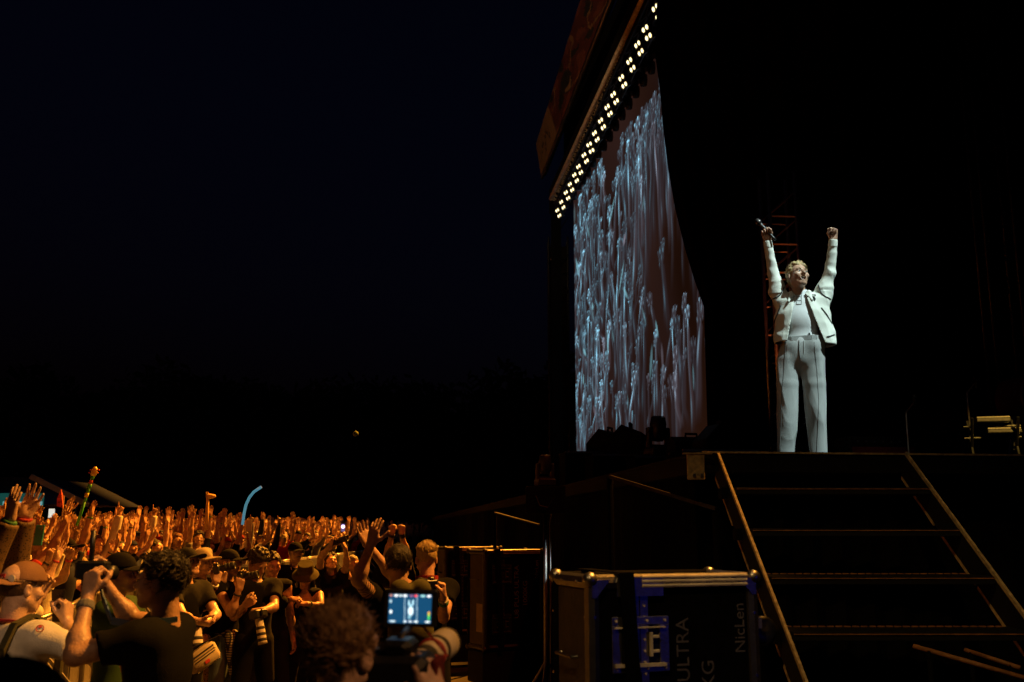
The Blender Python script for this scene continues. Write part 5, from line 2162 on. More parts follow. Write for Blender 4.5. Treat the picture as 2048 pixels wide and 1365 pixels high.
# jacket: an open shell with sleeves, collar, cuffs, black piping
Jb = [cone(L(1566, 607, .01), L(1640, 606, .01), .080, .080, .05), ell(L(1604, 636, .01), A(.248, .142, .17), .06), ell(L(1607, 668, .012), A(.262, .150, .15), .06), cone(L(1578, 690, .01), L(1640, 692, .01), .135, .135, .05)]
for key in 'LR':
    a = J[key]
    Jb += [cone(a['S'], a['E'], .070, .050, .05), cone(a['E'], a['W'] + (a['E'] - a['W']) * .10, .050, .040, .03)]
    sag = a['S'] * .55 + a['E'] * .45
    Jb.append(ell(sag + A(-.03 * a['side'] * -1 * .3, .02, -.03), A(.068, .065, .09), .05))
zt_, zh = J['neck'][2] + .02, L(1600, 695)[2]
xl = lambda Z: L(1592, 600)[0] + (L(1573, 690)[0] - L(1592, 600)[0]) * np.clip((zt_ - Z) / (zt_ - zh), 0, 1.15)
xr = lambda Z: L(1611, 598)[0] + (L(1651, 692)[0] - L(1611, 598)[0]) * np.clip((zt_ - Z) / (zt_ - zh), 0, 1.15) ** 1.15
opening = func(lambda X, Y, Z: np.maximum(np.maximum(xl(Z) - X, X - xr(Z)), Y - .03), A(-.3, -.35, zh - .35), A(.3, .10, zt_ + .25))
hemf = func(lambda X, Y, Z: Z - (zh + .035 - .10 * np.clip(X, -.1, .3)) + 0 * Y, A(-.5, -.4, zh - .3), A(.5, .4, zh + .12))
f1, f2_, f3_ = folds(11, .022, 24, (1, 1, .38), .8), folds(12, .006, 55, (1, 1, .8)), folds(19, .011, 34, (.5, .5, 1.3), .7)
crease = lambda x, y, z: np.where(z < J['neck'][2] + .04, f1(x, y, z), f3_(x, y, z) + .4 * f1(x, y, z)) + f2_(x, y, z)
prim = Jb + [('n', crease, A(-.5, -.5, .7), A(.5, .5, 2.4)), ('s', .020, A(-.5, -.5, .7), A(.5, .5, 2.4))] + [cone(J['neck'] + A(0, -.01, -.02), J['neck'] + A(0, -.01, .2), .078, .11, .01, True), opening, hemf]
for key in 'LR':
    a = J[key]
    e = a['W'] + (a['E'] - a['W']) * .14
    prim.append(cap_off(e, a['W'] - a['E'], .08))
v, f = sdf_mesh(prim, .0062)
jk = mobj('jacket', raw_mesh('jacket', v, f, True, [M['suit_jacket']]), sing)
for key in 'LR':
    a = J[key]
    ax_ = nrm(a['W'] - a['E'])
    c0, c1 = a['W'] - ax_ * .052, a['W'] - ax_ * .002
    v, f = sdf_mesh([cone(c0, c1, .040, .036, .002), cap_off(c1 + ax_ * .004, ax_, .06), cap_off(c0 - ax_ * .01, -ax_, .06)], .005, lambda x, y, z: .0016 * np.sin(np.arctan2(y - c1[1], x - c1[0]) * 22))
    mobj('cuff', raw_mesh('cuff', v, f, True, [M['suit_jacket']]), jk)
# collar
nk_ = J['neck']
for sd in (-1, 1):
    v, f = sdf_mesh([cone(nk_ + A(0, .085, .045), nk_ + A(sd * .070, .04, .05), .020, .020, .02), cone(nk_ + A(sd * .070, .04, .05), nk_ + A(sd * .076, -.045, .03), .020, .020, .02), cone(nk_ + A(sd * .074, -.06, .026), nk_ + A(sd * .098, -.112, -.050), .021, .007, .015), cone(nk_ + A(sd * .05, -.075, .012), nk_ + A(sd * .098, -.112, -.050), .012, .007, .012)], .006, folds(5, .003, 60))
    mobj('collar', raw_mesh('collar', v, f, True, [M['suit_jacket']]), jk)
pip = [[(1637, 572), (1640, 583), (1644, 591), (1652, 597), (1661, 599)], [(1568, 575), (1565, 584), (1562, 591), (1555, 597), (1546, 599)], [(1642, 620), (1652, 632), (1664, 650)], [(1562, 614), (1556, 630), (1548, 647)], [(1653, 679), (1660, 677), (1668, 672)]]
for q in pip:
    pp = hug(jk, lerp_pts([L(*w) for w in q], 5), .002)
    MB().tube(pp, .0058, 6).build('piping', M['black_trim'], jk, True)
pk = hug(jk, lerp_pts([L(1612, 599), L(1620, 594.5), L(1630, 592.5), L(1631, 595), L(1622, 598), L(1612, 599)], 4), .002)
MB().tube(pk, .0035, 6).build('pocket_welt', M['black_trim'], jk, True)
em = hug(jk, [L(1627, 603)], .003)[0]
MB().lathe([(.017, 0), (.017, .004), (.012, .006), (0, .006)], 6, Matrix.Translation(em) @ Matrix.Rotation(R(90), 4, 'X') @ Matrix.Scale(1.25, 4, (0, 1, 0))).build('badge', M['cloth_charcoal'], jk)
v, f = shoes(J)
mobj('shoes', raw_mesh('shoes', v, f, True, [M['cloth_black']]), sing)

# the microphone in his right hand
mw = Matrix.Translation(ploc) @ Matrix.Rotation(prz, 4, 'Z')
a = J['R']
mc = mw @ Vector(a['W'] + a['h'] * .098 + a['n'] * .022)
md = (P(1513, 444, YP) - P(1545, 477, YP - .04)).normalized()
mic = empty('microphone', 'black handheld microphone in the raised right fist of the singer', 'microphone', mc)
q = md.to_track_quat('Z', 'Y').to_matrix().to_4x4()
MB().lathe([(.0, -.13), (.010, -.13), (.012, -.10), (.0165, .06), (.019, .075), (.0, .076)], 14, q).build('handle', M['black_plastic'], mic, True)
MB().lathe([(.018, .075), (.025, .085), (.0265, .10), (.024, .118), (.014, .132), (.0, .136)], 14, q).build('head', M['black_metal'], mic, True)
MB().lathe([(.0268, .092), (.028, .096), (.0268, .102)], 14, q).build('ring', M['metal'], mic, True)
# ------------------------------------------------------------------ the photographers and fans one can tell apart
DOWN = {1: dict(u=(.18, .02, -1), f=(.10, -.25, -1), n=(-1, 0, 0), curl=.3), -1: dict(u=(-.18, .02, -1), f=(-.10, -.25, -1), n=(1, 0, 0), curl=.3)}
TAKEN = []
HERO = {}


def hero(key, label, px, pytop, Y, rz, skin_='skin_tan', L_=None, R_=None, head=(0, 0, 0), top_off=0.0, zmax=None, lean=0.0, female=False, group=None, k=1.0, **kw):
    """stand a person so that the head comes at pixel column px with its top at pytop; arms given as ((px, py, Y) elbow, (px, py, Y) wrist, world hand direction, world palm normal, curl)"""
    Y *= k
    sc = lambda q: (q[0], q[1], q[2] * k)
    L_, R_ = [(sc(q[0]), sc(q[1])) + tuple(q[2:]) if isinstance(q, tuple) else q for q in (L_, R_)]
    pt = P(px, pytop, Y)
    s = (pt.z - top_off) / 1.765
    rz = R(rz)
    arms = {}
    base = skeleton(DOWN[1], DOWN[-1], head, female, lean)
    hx = Matrix.Rotation(rz, 3, 'Z') @ Vector((0, base['hc'][1] * s, 0))
    loc = Vector((pt.x - hx.x, Y - hx.y, 0))
    Mi = (Matrix.Translation(loc) @ Matrix.Rotation(rz, 4, 'Z') @ Matrix.Scale(s, 4)).inverted()
    Mr = Matrix.Rotation(-rz, 3, 'Z')
    EW = {}
    for kk, sd, spec in (('L', 1, L_), ('R', -1, R_)):
        if spec is None:
            arms[kk] = DOWN[sd]
            continue
        if isinstance(spec, dict):
            arms[kk] = spec
            continue
        E, W = np.array(Mi @ P(*spec[0])), np.array(Mi @ P(*spec[1]))
        S0 = A(sd * .18 * base['wd'], base['neck'][1], 1.42)
        u = nrm(E - S0)
        S0 = A(sd * (.18 * base['wd'] - .02 * max(0, u[2])), base['neck'][1], 1.42 + .075 * max(0, u[2]))
        # keep human arm lengths: pull elbow and wrist onto them
        u = E - S0
        lu = np.linalg.norm(u)
        E = S0 + u / lu * min(max(lu, .25), .33)
        fw = W - E
        lf = np.linalg.norm(fw)
        W = E + fw / lf * min(max(lf, .22), .29)
        arms[kk] = dict(u=u, f=fw, h=np.array(Mr @ Vector(spec[2])), n=np.array(Mr @ Vector(spec[3])), curl=spec[4] if len(spec) > 4 else .15, point=spec[5] if len(spec) > 5 else None)
        EW[kk] = (E, W)
    J = skeleton(arms['L'], arms['R'], head, female, lean)
    for kk, (E, W) in EW.items():
        J[kk]['E'], J[kk]['W'] = E, W
    root = empty('person', label, 'person', loc, rz, group)
    root.scale = (s, s, s)
    kw.setdefault('res', 1.0 if Y < 6 else 1.32)
    out = dressed(root, J, M[skin_], **kw)
    TAKEN.append((loc.x, loc.y))
    HERO[key] = dict(root=root, J=J, out=out, mw=Matrix.Translation(loc) @ Matrix.Rotation(rz, 4, 'Z') @ Matrix.Scale(s, 4))
    return root


def band(key, arm, m, back=.03, r=.033, w=.010, nm='wristband'):
    h = HERO[key]
    o = mobj(nm, ring_mesh(nm, r, w), h['root'])
    o.data.materials.append(M[m])
    o.matrix_local = wrist_matrix(h['J'][arm], back)
    return o


def hand_pos(key, arm, fwd=.09, pal=.04):
    h = HERO[key]
    a = h['J'][arm]
    return h['mw'] @ Vector(a['W'] + a['h'] * fwd + a['n'] * pal)


def camera_thing(loc, aim, lab, lens_mat='black_plastic', ll=.16, lr=.038, s=1.0, strap=None):
    """a still camera with a lens along aim"""
    w = empty('camera', lab, 'camera', loc)
    q = Vector(aim).normalized().to_track_quat('Z', 'Y')
    w.rotation_euler = q.to_euler()
    w.scale = (s, s, s)
    MB().box((-.07, -.048, -.075), (.07, .048, -.005), None, .010).build('body', M['black_plastic'], w)
    b = MB().box((-.028, .045, -.07), (.028, .075, -.012), None, .008)
    b.build('viewfinder', M['black_plastic'], w)
    MB().lathe([(lr * .9, -.01), (lr, .0), (lr, ll * .35), (lr * 1.1, ll * .42), (lr * 1.1, ll * .9), (lr * 1.2, ll), (lr * 1.05, ll), (lr * .9, ll * .93), (0, ll * .92)], 20, Matrix.Identity(4)).build('lens', M[lens_mat], w, True)
    for z in (.30, .55, .78):
        MB().lathe([(lr * 1.12, ll * z), (lr * 1.15, ll * z + .004), (lr * 1.15, ll * z + .020), (lr * 1.12, ll * z + .024)], 20).build('focus_ring', M['rubber'], w, True)
    MB().box((-.055, -.04, -.079), (.045, .035, -.075)).build('display', M['lens_glass'], w)
    return w


UPV = (0, 0, 1)
# man in the white shirt
hero('white', 'man in a white shirt and backwards brown cap seen from behind with a backpack', 47, 1117, 4.75, 156, 'skin_fair',
     L_=((30, 1290, 5.2), (78, 1195, 5.25), (.3, 0, 1), (.6, -.6, 0), .45), R_=((121, 1292, 4.65), (103, 1200, 4.95), (-.1, .1, 1), (-1, .2, 0), .62),
     head=(-8, -4, 0), top_off=.022, top=('cloth_white', .62), hairs=('undercap', 'hair_brown'), hat=('cap_back', 'cap_brown'), seed=14, eyes=True, hem=.93, amp=.010)
q = hand_pos('white', 'R', .085, .035)
phone(Vector((q.x - .01, q.y, q.z)), R(165), -8, 'black phone filming the stage beside the man in the brown cap', M['black_plastic'], glow('phone_picture', (.13, .15, .20), .5))
H = HERO['white']


def cam_hit(h, part, px, py, lift=.003):
    """the point and normal of a garment seen in a pixel of the photograph"""
    me = h['out'][part].data
    mw_ = h['mw']
    bv = BVHTree.FromPolygons([mw_ @ q_.co for q_ in me.vertices], [tuple(q_.vertices) for q_ in me.polygons])
    o_ = Vector((0, 0, CAMZ))
    hit = bv.ray_cast(o_, (P(px, py, 5.) - o_).normalized())
    if hit[0] is None:
        n_ = bv.find_nearest(P(px, py, h['root'].location.y))
        return n_[0] + n_[1] * lift, n_[1]
    return hit[0] + hit[1] * lift, hit[1]


pt, nn = cam_hit(H, 'shirt', 80, 1258)
e = MB()
mm = Matrix.Translation(pt) @ nn.to_track_quat('Z', 'Y').to_matrix().to_4x4()
n = 20
for i in range(n):
    w0, w1 = 2 * math.pi * i / n, 2 * math.pi * (i + 1) / n
    e.bar(mm @ Vector((.016 * math.cos(w0), .017 * math.sin(w0), 0)), mm @ Vector((.016 * math.cos(w1), .017 * math.sin(w1), 0)), .003, .003)
e.box((-.0065, .002, -.001), (.0065, .0155, .002), mm)
em_ = e.build('shirt_emblem', M['band_red'], H['root'])
em_.parent = H['root']
em_.matrix_parent_inverse = H['mw'].inverted()
for (px, py, nm, mt, wdt) in ((33, 1171, 'cap_patch', 'band_red', .016), (15, 1166, 'cap_badge', 'band_white', .014)):
    pt, nn = cam_hit(H, 'cap', px, py) if False else (None, None)
hcm = H['J']
cap_o = H['out']['cap']
b = MB().box((-.018, -.1035, .038), (.018, -.0985, .066))
o_ = b.build('cap_patch', M['band_red'], cap_o)
b = MB().lathe([(.018, 0), (.018, .004), (0, .006)], 10, Matrix.Translation((.055, -.088, .045)) @ Matrix.Rotation(R(90), 4, 'X') @ Matrix.Rotation(R(25), 4, 'Y'))
b.build('cap_badge', M['band_white'], cap_o)
cl = MB()
nk = Vector(hcm['neck'])
for i in range(18):
    w0, w1 = 2 * math.pi * i / 18, 2 * math.pi * (i + 1) / 18
    cl.bar(nk + Vector((.083 * math.cos(w0), .078 * math.sin(w0) + .0, .034 + .012 * math.sin(w0))), nk + Vector((.083 * math.cos(w1), .078 * math.sin(w1), .034 + .012 * math.sin(w1))), .01, .012)
cl.build('collar', M['band_red'], H['root'])


def backpack(key, lab, m='cloth_olive', m2='cloth_black', size=1.0, drop=0.0):
    h = HERO[key]
    w = empty('backpack', lab, 'backpack', h['root'].location, h['root'].rotation_euler.z, None)
    w.scale = h['root'].scale
    c = A(0, .235, 1.20 - drop)
    v_, f_ = sdf_mesh([cone(c + A(-.07, 0, -.16), c + A(-.07, -.02, .14), .085 * size, .065, .05), cone(c + A(.07, 0, -.16), c + A(.07, -.02, .14), .085 * size, .065, .05), ell(c + A(0, .06, -.10), A(.11, .07, .10), .02)], .012, folds(3, .008, 22))
    mobj('bag', raw_mesh('bag', v_, f_, True, [M[m2]]), w)
    tor = torso(h['J'], .03)
    for s in (-1, 1):
        pts = [A(s * .085, .15, 1.12), A(s * .095, .15, 1.38), A(s * .10, .10, 1.49), A(s * .105, .0, 1.525), A(s * .115, -.10, 1.47), A(s * .13, -.15, 1.33), A(s * .15, -.125, 1.15), A(s * .15, .02, 1.05), A(s * .10, .17, 1.02)]
        st2 = MB()
        v3 = [Vector(q_) for q_ in pts]
        for i in range(len(v3) - 1):
            st2.bar(v3[i], v3[i + 1], .045, .014)
        st2.build('strap', M[m], w)
    MB().tube([(-.03, .21, 1.42), (0, .22, 1.46), (.03, .21, 1.42)], .008, 6).build('handle', M[m], w)
    return w


backpack('white', 'dark backpack with olive straps worn by the man in the white shirt')

# man in the black shirt holding a rig up to the left
hero('black', 'dark haired man in a black shirt turned left holding a camera rig, sunglasses on head', 327, 1107, 4.35, -100, 'skin_tan',
     L_=((166, 1308, 4.1), (176, 1190, 4.25), (.12, .1, 1), (.4, .8, 0), .6), R_=((225, 1235, 4.75), (205, 1165, 4.6), (-.1, 0, 1), (-.6, -.6, 0), .6),
     head=(4, 4, 0), top=('cloth_black', .60), hairs=('short', 'hair_dark', dict(n=1700, length=.042, rad=.0019, sweep=(.15, -.7, -.25), lift=.10, noise=.28)), seed=22, hem=.86)
band('black', 'L', 'cloth_grey', .055, .034, .016)
hb_ = HERO['black']
q = (hand_pos('black', 'L', .10, .02) + hand_pos('black', 'R', .08, .02)) / 2
rg = empty('camera_rig', 'small black filming rig with an upright pole held up by the man in black', 'camera', q)
MB().box((-.09, -.03, -.05), (.05, .03, .03), None, .01).build('body', M['black_plastic'], rg)
MB().tube([(-.03, 0, .02), (-.03, 0, .16)], .012, 8).build('pole', M['black_plastic'], rg, True)
MB().tube([(.04, .0, -.02), (.08, -.02, -.02)], .03, 12).build('lens', M['black_plastic'], rg, True)
MB().tube([(-.05, 0, -.05), (-.04, -.01, -.14)], [.018, .014], 8).build('grip', M['rubber'], rg, True)
ly_ = MB()
hw = hb_['mw']
nk = hw @ Vector(hb_['J']['neck'])
pts = [q + Vector((.02, -.02, -.05)), q + Vector((.06, -.06, -.14)), nk + Vector((-.20, -.06, .02)), nk + Vector((-.10, -.09, .012)), nk + Vector((.0, -.095, .015)), nk + Vector((.07, -.05, .03))]
for dz in (0, .018):
    for i in range(len(pts) - 1):
        ly_.bar(pts[i] + Vector((0, 0, dz * (i > 0))), pts[i + 1] + Vector((0, 0, dz * .5)), .006, .014)
ln = ly_.build('lanyard', M['band_blue'], None)
tag(ln, 'dark blue lanyard running from the camera rig to the neck of the man in black', 'lanyard')
sg = MB()
for s in (-1, 1):
    sg.lathe([(.026, -.002), (.026, .002), (0, .003)], 12, Matrix.Translation((s * .032, -.085, .105)) @ Matrix.Rotation(R(50), 4, 'X') @ Matrix.Scale(.7, 4, (0, 1, 0)))
    sg.tube([(s * .06, -.08, .10), (s * .088, .0, .06), (s * .090, .05, .02)], .003, 5)
sg.tube([(-.01, -.09, .107), (.01, -.09, .107)], .003, 5)
sg.build('sunglasses', M['lens_glass'], hb_['root']).matrix_local = head_matrix(hb_['J'])

hero('green', 'man in a dark green shirt and black cap, profile turned right behind the rig', 246, 1101, 5.7, 84, 'skin_tan', k=1.06, L_=None,
     R_=((288, 1240, 5.5), (262, 1300, 5.3), (-.4, 0, -1), (1, 0, 0), .4), head=(0, 2, 0), top_off=.02, top=('cloth_green', .55), hairs=('undercap', 'hair_dark'), hat=('cap', 'cloth_black', 'cloth_charcoal'), seed=5)
hero('curly', 'curly dark haired photographer in black looking down at his camera', 517, 1100, 7.1, 42, 'skin_olive', k=1.27,
     L_=((548, 1215, 7.0), (522, 1222, 6.75), (-1, -.2, -.2), (0, .6, -.8), .5), R_=((470, 1222, 7.0), (500, 1200, 6.75), (.8, -.2, .5), (0, .8, .4), .6),
     head=(8, -34, 0), top=('cloth_black', .60), bottom=('cloth_black', True), hairs=('curly', 'hair_dark', dict(n=500, length=.035, rad=.003, sweep=(.3, -.3, .4), lift=.8, noise=1.0)), seed=6)
camera_thing((hand_pos('curly', 'L', .05, .0) + Vector((.03, -.05, -.06))), (.25, -.15, -1), 'camera with a cream long lens hanging down before the curly haired photographer', 'lens_white', .20, .033)
hero('tank', 'woman in a black tank top standing behind the curly haired photographer', 546, 1106, 7.7, 30, 'skin_rosy', k=1.25, head=(0, -12, 0), female=True, top=('cloth_black', 0), hairs=('tail', 'hair_dark'), seed=8)
hero('moustache', 'man in a plain black cap and black shirt facing the stage beside the bucket hat', 592, 1082, 11.0, 32, 'skin_fair', k=1.08, head=(6, 0, 0), top_off=.02, top=('cloth_black', .55), hairs=('undercap', 'hair_dark'), hat=('cap', 'cloth_black'), seed=9)
h = HERO['moustache']
mo = MB().tube([(-.028, -.093, -.052), (0, -.103, -.046), (.028, -.093, -.052)], [.004, .008, .004], 6)
mo.build('moustache', M['hair_dark'], h['root'], True).matrix_local = head_matrix(h['J'])
sl = MB()
nk = Vector(h['J']['neck'])
for s in (-1, 1):
    sl.bar(nk + Vector((s * .075, -.09, .02)), nk + Vector((s * .01, -.16, -.26)), .012, .004)
sl.box(tuple(nk + Vector((-.035, -.172, -.36))), tuple(nk + Vector((.035, -.166, -.26))))
sl.build('lanyard', M['band_white'], h['root'])
hero('bucket', 'woman in a bucket hat and black sleeveless top with folded hands', 612, 1119, 8.2, 12, 'skin_rosy', k=1.22,
     L_=((642, 1212, 8.1), (610, 1207, 7.85), (-1, -.2, .1), (0, .5, -1), .35), R_=((566, 1205, 8.1), (588, 1193, 7.85), (1, -.2, -.1), (0, .6, -1), .4), head=(-4, -26, 0), female=True,
     top_off=.05, top=('cloth_black', 0), bottom=('cloth_black', False), hairs=('long', 'hair_dark'), hat=('bucket', 'cloth_olive'), seed=10)
band('bucket', 'L', 'band_green')
band('bucket', 'R', 'metal', .04)
hero('filming', 'long haired woman in black looking up while filming with raised arms', 662, 1106, 9.2, 24, 'skin_fair', k=1.28,
     L_=((698, 1118, 9.0), (690, 1082, 8.85), (-.5, -.2, 1), (-1, .2, 0), .6), R_=((642, 1112, 9.0), (667, 1083, 8.85), (.4, -.2, 1), (1, .2, 0), .6), head=(4, 22, 8), female=True,
     top=('cloth_charcoal', .5), hairs=('long', 'hair_dark'), seed=11, vneck=.05)
camera_thing((hand_pos('filming', 'L', .09, .03) + hand_pos('filming', 'R', .09, .03)) / 2, (.9, -.4, .3), 'black camera held up by the long haired woman in black', s=.8)
hero('grey', 'short grey haired man in a dark jacket holding a small camera near his chin', 706, 1111, 10.2, 56, 'skin_rosy', k=1.22,
     L_=((712, 1172, 10.0), (696, 1152, 9.85), (-.3, 0, 1), (-1, 0, 0), .7), R_=None, top=('cloth_charcoal', 2), hairs=('buzz', 'hair_grey'), seed=12)
hero('clap', 'tattooed dark haired man seen from behind clapping his hands above his head', 797, 1092, 6.5, -152, 'skin_tan',
     L_=((716, 1160, 6.15), (742, 1090, 6.15), (.22, 0, 1), (.6, .8, 0), .10), R_=((764, 1140, 6.9), (730, 1085, 6.7), (-.35, 0, 1), (.55, -.8, 0), .10),
     head=(-12, 2, 0), top=('cloth_black', .35), hairs=('short', 'hair_dark', dict(n=1200, length=.030, rad=.0022, sweep=(.2, -.6, .0), lift=.15, noise=.3)), seed=13)
backpack('clap', 'olive hooded backpack on the shoulders of the clapping man', 'cloth_olive', 'cloth_olive', 1.0, -.16)
h = HERO['clap']
tt = MB()
a = h['J']['L']
for i in range(6):
    t = .35 + i * .10
    c = a['S'] + (a['E'] - a['S']) * t
    rr_ = .052 - .010 * t + .0028
    ax_ = nrm(a['E'] - a['S'])
    x_ = nrm(np.cross(ax_, A(0, 0, 1)))
    y_ = np.cross(ax_, x_)
    pts = [Vector(c + (x_ * math.cos(w) + y_ * math.sin(w)) * rr_ + ax_ * .012 * math.sin(w * 3 + i)) for w in np.linspace(0, 6.28, 17)]
    tt.tube(pts, .0014 + .0008 * (i % 2), 4)
tt.build('tattoo', M['cloth_charcoal'], h['root'])
hero('blond', 'man with flat blond hair and a red collar seen from behind at the pit edge', 853, 1087, 7.7, -162, 'skin_rosy',
     R_=((884, 1250, 7.4), (887, 1190, 7.2), (-.1, -.05, 1), (-.8, -.3, 0), .8), head=(0, 0, 0), top=('cloth_black', .5), hairs=('flat', 'hair_blond', dict(n=700, length=.026, rad=.003, sweep=(0, 0, 1), lift=1.4, noise=.3, zmin=.06)), seed=15)
h = HERO['blond']
band('blond', 'R', 'band_green', .07, .036, .016)
band('blond', 'R', 'band_white', .035, .034, .008, 'watch')
cl = MB()
nk = Vector(h['J']['neck'])
for i in range(18):
    w0, w1 = 2 * math.pi * i / 18, 2 * math.pi * (i + 1) / 18
    cl.bar(nk + Vector((.083 * math.cos(w0), .078 * math.sin(w0), .045 + .01 * math.sin(w0))), nk + Vector((.083 * math.cos(w1), .078 * math.sin(w1), .045 + .01 * math.sin(w1))), .012, .03)
cl.build('collar', M['band_red'], h['root'])
camera_thing(hand_pos('blond', 'R', .10, .05) + Vector((-.05, 0, 0)), (-.6, .8, .1), 'small black camera raised by the blond man beside the far flight case', s=.7)
hero('fists', 'fan raising two fists close together beyond the clapping man', 790, 1100, 8.9, 178, 'skin_fair', k=1.2,
     L_=((776, 1105, 8.8), (783, 1072, 8.75), (0, 0, 1), (.1, 1, 0), .95), R_=((812, 1105, 8.8), (805, 1076, 8.75), (0, 0, 1), (-.1, 1, 0), .95), top=('cloth_black', .5), hairs=('short', 'hair_dark'), seed=16)
band('fists', 'R', 'band_black', .02, .033, .022)
band('fists', 'L', 'band_black', .02, .033, .014)

# leopard trousers, plaid at the waist, the black capped photographer with a pouch
hero('capman', 'photographer in black with black cap holding a camera at waist by the grey pouch', 378, 1092, 6.8, 62, 'skin_tan', k=1.2,
     L_=((432, 1230, 6.8), (412, 1244, 6.55), (-.4, -.1, -.4), (-1, 0, 0), .55), R_=((372, 1245, 6.5), (398, 1244, 6.35), (1, 0, -.2), (0, .5, 1), .55), head=(0, 14, 0), top_off=.02, top=('cloth_black', .6), bottom=('cloth_black', False), hairs=('undercap', 'hair_dark'), hat=('cap', 'cloth_black'), seed=17)
camera_thing(hand_pos('capman', 'L', .06, .03) + Vector((0, -.05, -.03)), (.15, -.2, -1), 'camera with a ringed cream lens pointing down in the hands by the grey pouch', 'lens_white', .20, .042)
q = P(405, 1316, 7.6)
po = empty('belt_pouch', 'light grey zipped belt pouch hanging at the hip of the capped photographer', 'bag', q, R(40))
tl = Matrix.Rotation(R(-32), 4, 'Y')
MB().box((-.125, -.04, -.075), (.125, .045, .075), tl, .028).build('bag', M['cloth_sand'], po, True)
MB().box((-.105, -.062, -.060), (.105, -.036, .030), tl, .012).build('front_pocket', M['cloth_sand'], po, True)
MB().box((-.10, -.0445, .044), (.10, -.038, .052), tl).build('zip', M['black_plastic'], po)
MB().box((-.085, -.066, .012), (.085, -.060, .018), tl).build('zip', M['black_plastic'], po)
MB().box((-.020, -.068, -.035), (.020, -.0625, -.010), tl, .002).build('logo_patch', M['band_red'], po)
MB().bar((-.12, .05, .03), (.16, .09, .12), .012, .04).build('belt', M['strap'], po)
hero('leopard', 'woman in leopard print trousers and a pale cap lifting a camera to her face', 408, 1094, 7.3, 66, 'skin_fair', k=1.22,
     R_=((414, 1222, 7.0), (432, 1165, 6.95), (.05, .2, 1), (-.2, 1, 0), .45), L_=((440, 1215, 7.4), (446, 1160, 7.3), (0, 0, 1), (-.3, -1, 0), .55), female=True, head=(0, 6, 0), top_off=.02, top=('cloth_black', 0), bottom=('leopard', False), hairs=('undercap', 'hair_blond'), hat=('cap', 'cloth_sand'), seed=18)
band('leopard', 'R', 'band_white', .03, .034, .010)
band('leopard', 'R', 'cloth_maroon', .055, .035, .008)
camera_thing(hand_pos('leopard', 'R', .10, .03) + Vector((.02, 0, .02)), (1, .1, .25), 'black camera held to the face of the woman in the pale cap', s=.75)
hero('plaid', 'person in denim shorts with a checked shirt tied round the waist, shooting to the right', 462, 1096, 7.7, 72, 'skin_tan', k=1.18,
     R_=((470, 1238, 7.4), (478, 1180, 7.4), (.1, 0, 1), (-.3, 1, 0), .6), L_=((508, 1218, 7.7), (492, 1165, 7.7), (-.1, 0, 1), (-.3, -1, 0), .6), head=(0, 4, 0), top_off=.02, top=('cloth_black', .3), bottom=('cloth_denim', True), hairs=('undercap', 'hair_brown'), hat=('cap', 'cloth_black'), seed=19)
band('plaid', 'R', 'band_black', .045, .035, .008)
camera_thing(hand_pos('plaid', 'R', .10, .03) + Vector((.03, .02, .01)), (1, -.1, .2), 'black camera held up by the person with the checked shirt', s=.75)
h = HERO['plaid']
v, f = sdf_mesh([ell(A(0, 0, 1.0), A(.185, .135, .06), .02), cone(A(-.11, -.12, 1.0), A(-.09, -.15, .66), .055, .035, .03), cone(A(-.05, -.13, 1.0), A(-.02, -.15, .72), .045, .03, .03), cone(A(0, .13, .98), A(.02, .16, .68), .09, .10, .05)], .011, folds(41, .012, 30))
mobj('tied_shirt', raw_mesh('tied_shirt', v, f, True, [M['plaid']]), h['root'])

# big raised hands in knitted sleeves at the left edge
hero('knit', 'fan in dark knitted sleeves holding two large open hands up at the left edge', -72, 1078, 5.3, 78, 'skin_fair',
     R_=((-20, 1135, 5.1), (20, 1040, 5.1), (.08, .05, 1), (.5, .8, 0), .06), L_=((30, 1140, 5.3), (50, 1034, 5.25), (.34, 0, 1), (.25, -1, .1), .05), top=('knit', 2), hairs=('messy', 'hair_brown'), seed=20)
band('knit', 'R', 'band_green', .012, .037, .010)
band('knit', 'L', 'band_red', .012, .037, .009)

# the foreground photographer with monitor and long lens
hero('videographer', 'foreground photographer with tousled brown hair aiming a big camera to the right', 691, 1211, 2.5, 142, 'skin_fair',
     R_=((900, 1560, 2.30), (872, 1392, 2.48), (-.45, .1, 1), (-.5, .2, .8), .5), L_=None, head=(10, 8, 0), top=('cloth_black', .6), hairs=('short', 'hair_chestnut', dict(n=2000, length=.045, rad=.0020, sweep=(.7, -.3, .2), lift=.28, noise=.45, shell=1.05)), seed=23, res=.85)
a0, a1 = P(806, 1352, 2.55), P(893, 1285, 3.02)
ax_ = (a1 - a0).normalized()
vc = empty('video_camera', 'large camera with a cream and black long lens and a lit monitor on top', 'camera', a0)
q = ax_.to_track_quat('Z', 'Y').to_matrix().to_4x4()
Ln = (a1 - a0).length
prof = [(q_[0] * .80, q_[1]) for q_ in [(.030, .02), (.036, .06), (.036, .14), (.042, .17), (.042, .26), (.050, .31), (.050, Ln - .10), (.054, Ln - .08), (.054, Ln), (.048, Ln), (.044, Ln - .03), (0, Ln - .03)]]
ln_ = MB().lathe(prof, 24, q).build('lens', M['lens_white'], vc, True)
for (z0, z1, r0) in ((.10, .13, .0375), (.18, .235, .0440), (.325, Ln - .12, .0515), (Ln - .018, Ln - .004, .0555)):
    g_ = MB()
    r0 *= .80
    g_.lathe([(r0 - .003, z0), (r0 + .0005, z0 + .002), (r0 + .0005, z1 - .002), (r0 - .003, z1)], 24, q)
    g_.build('focus_ring', M['rubber'], ln_, True)
MB().lathe([(.0402, .285), (.0425, .288), (.0425, .294), (.0402, .297)], 24, q).build('red_ring', M['band_red'], ln_, True)
MB().box((-.018, -.075, .18), (.018, -.04, .26), q, .006).build('collar_foot', M['lens_white'], ln_)
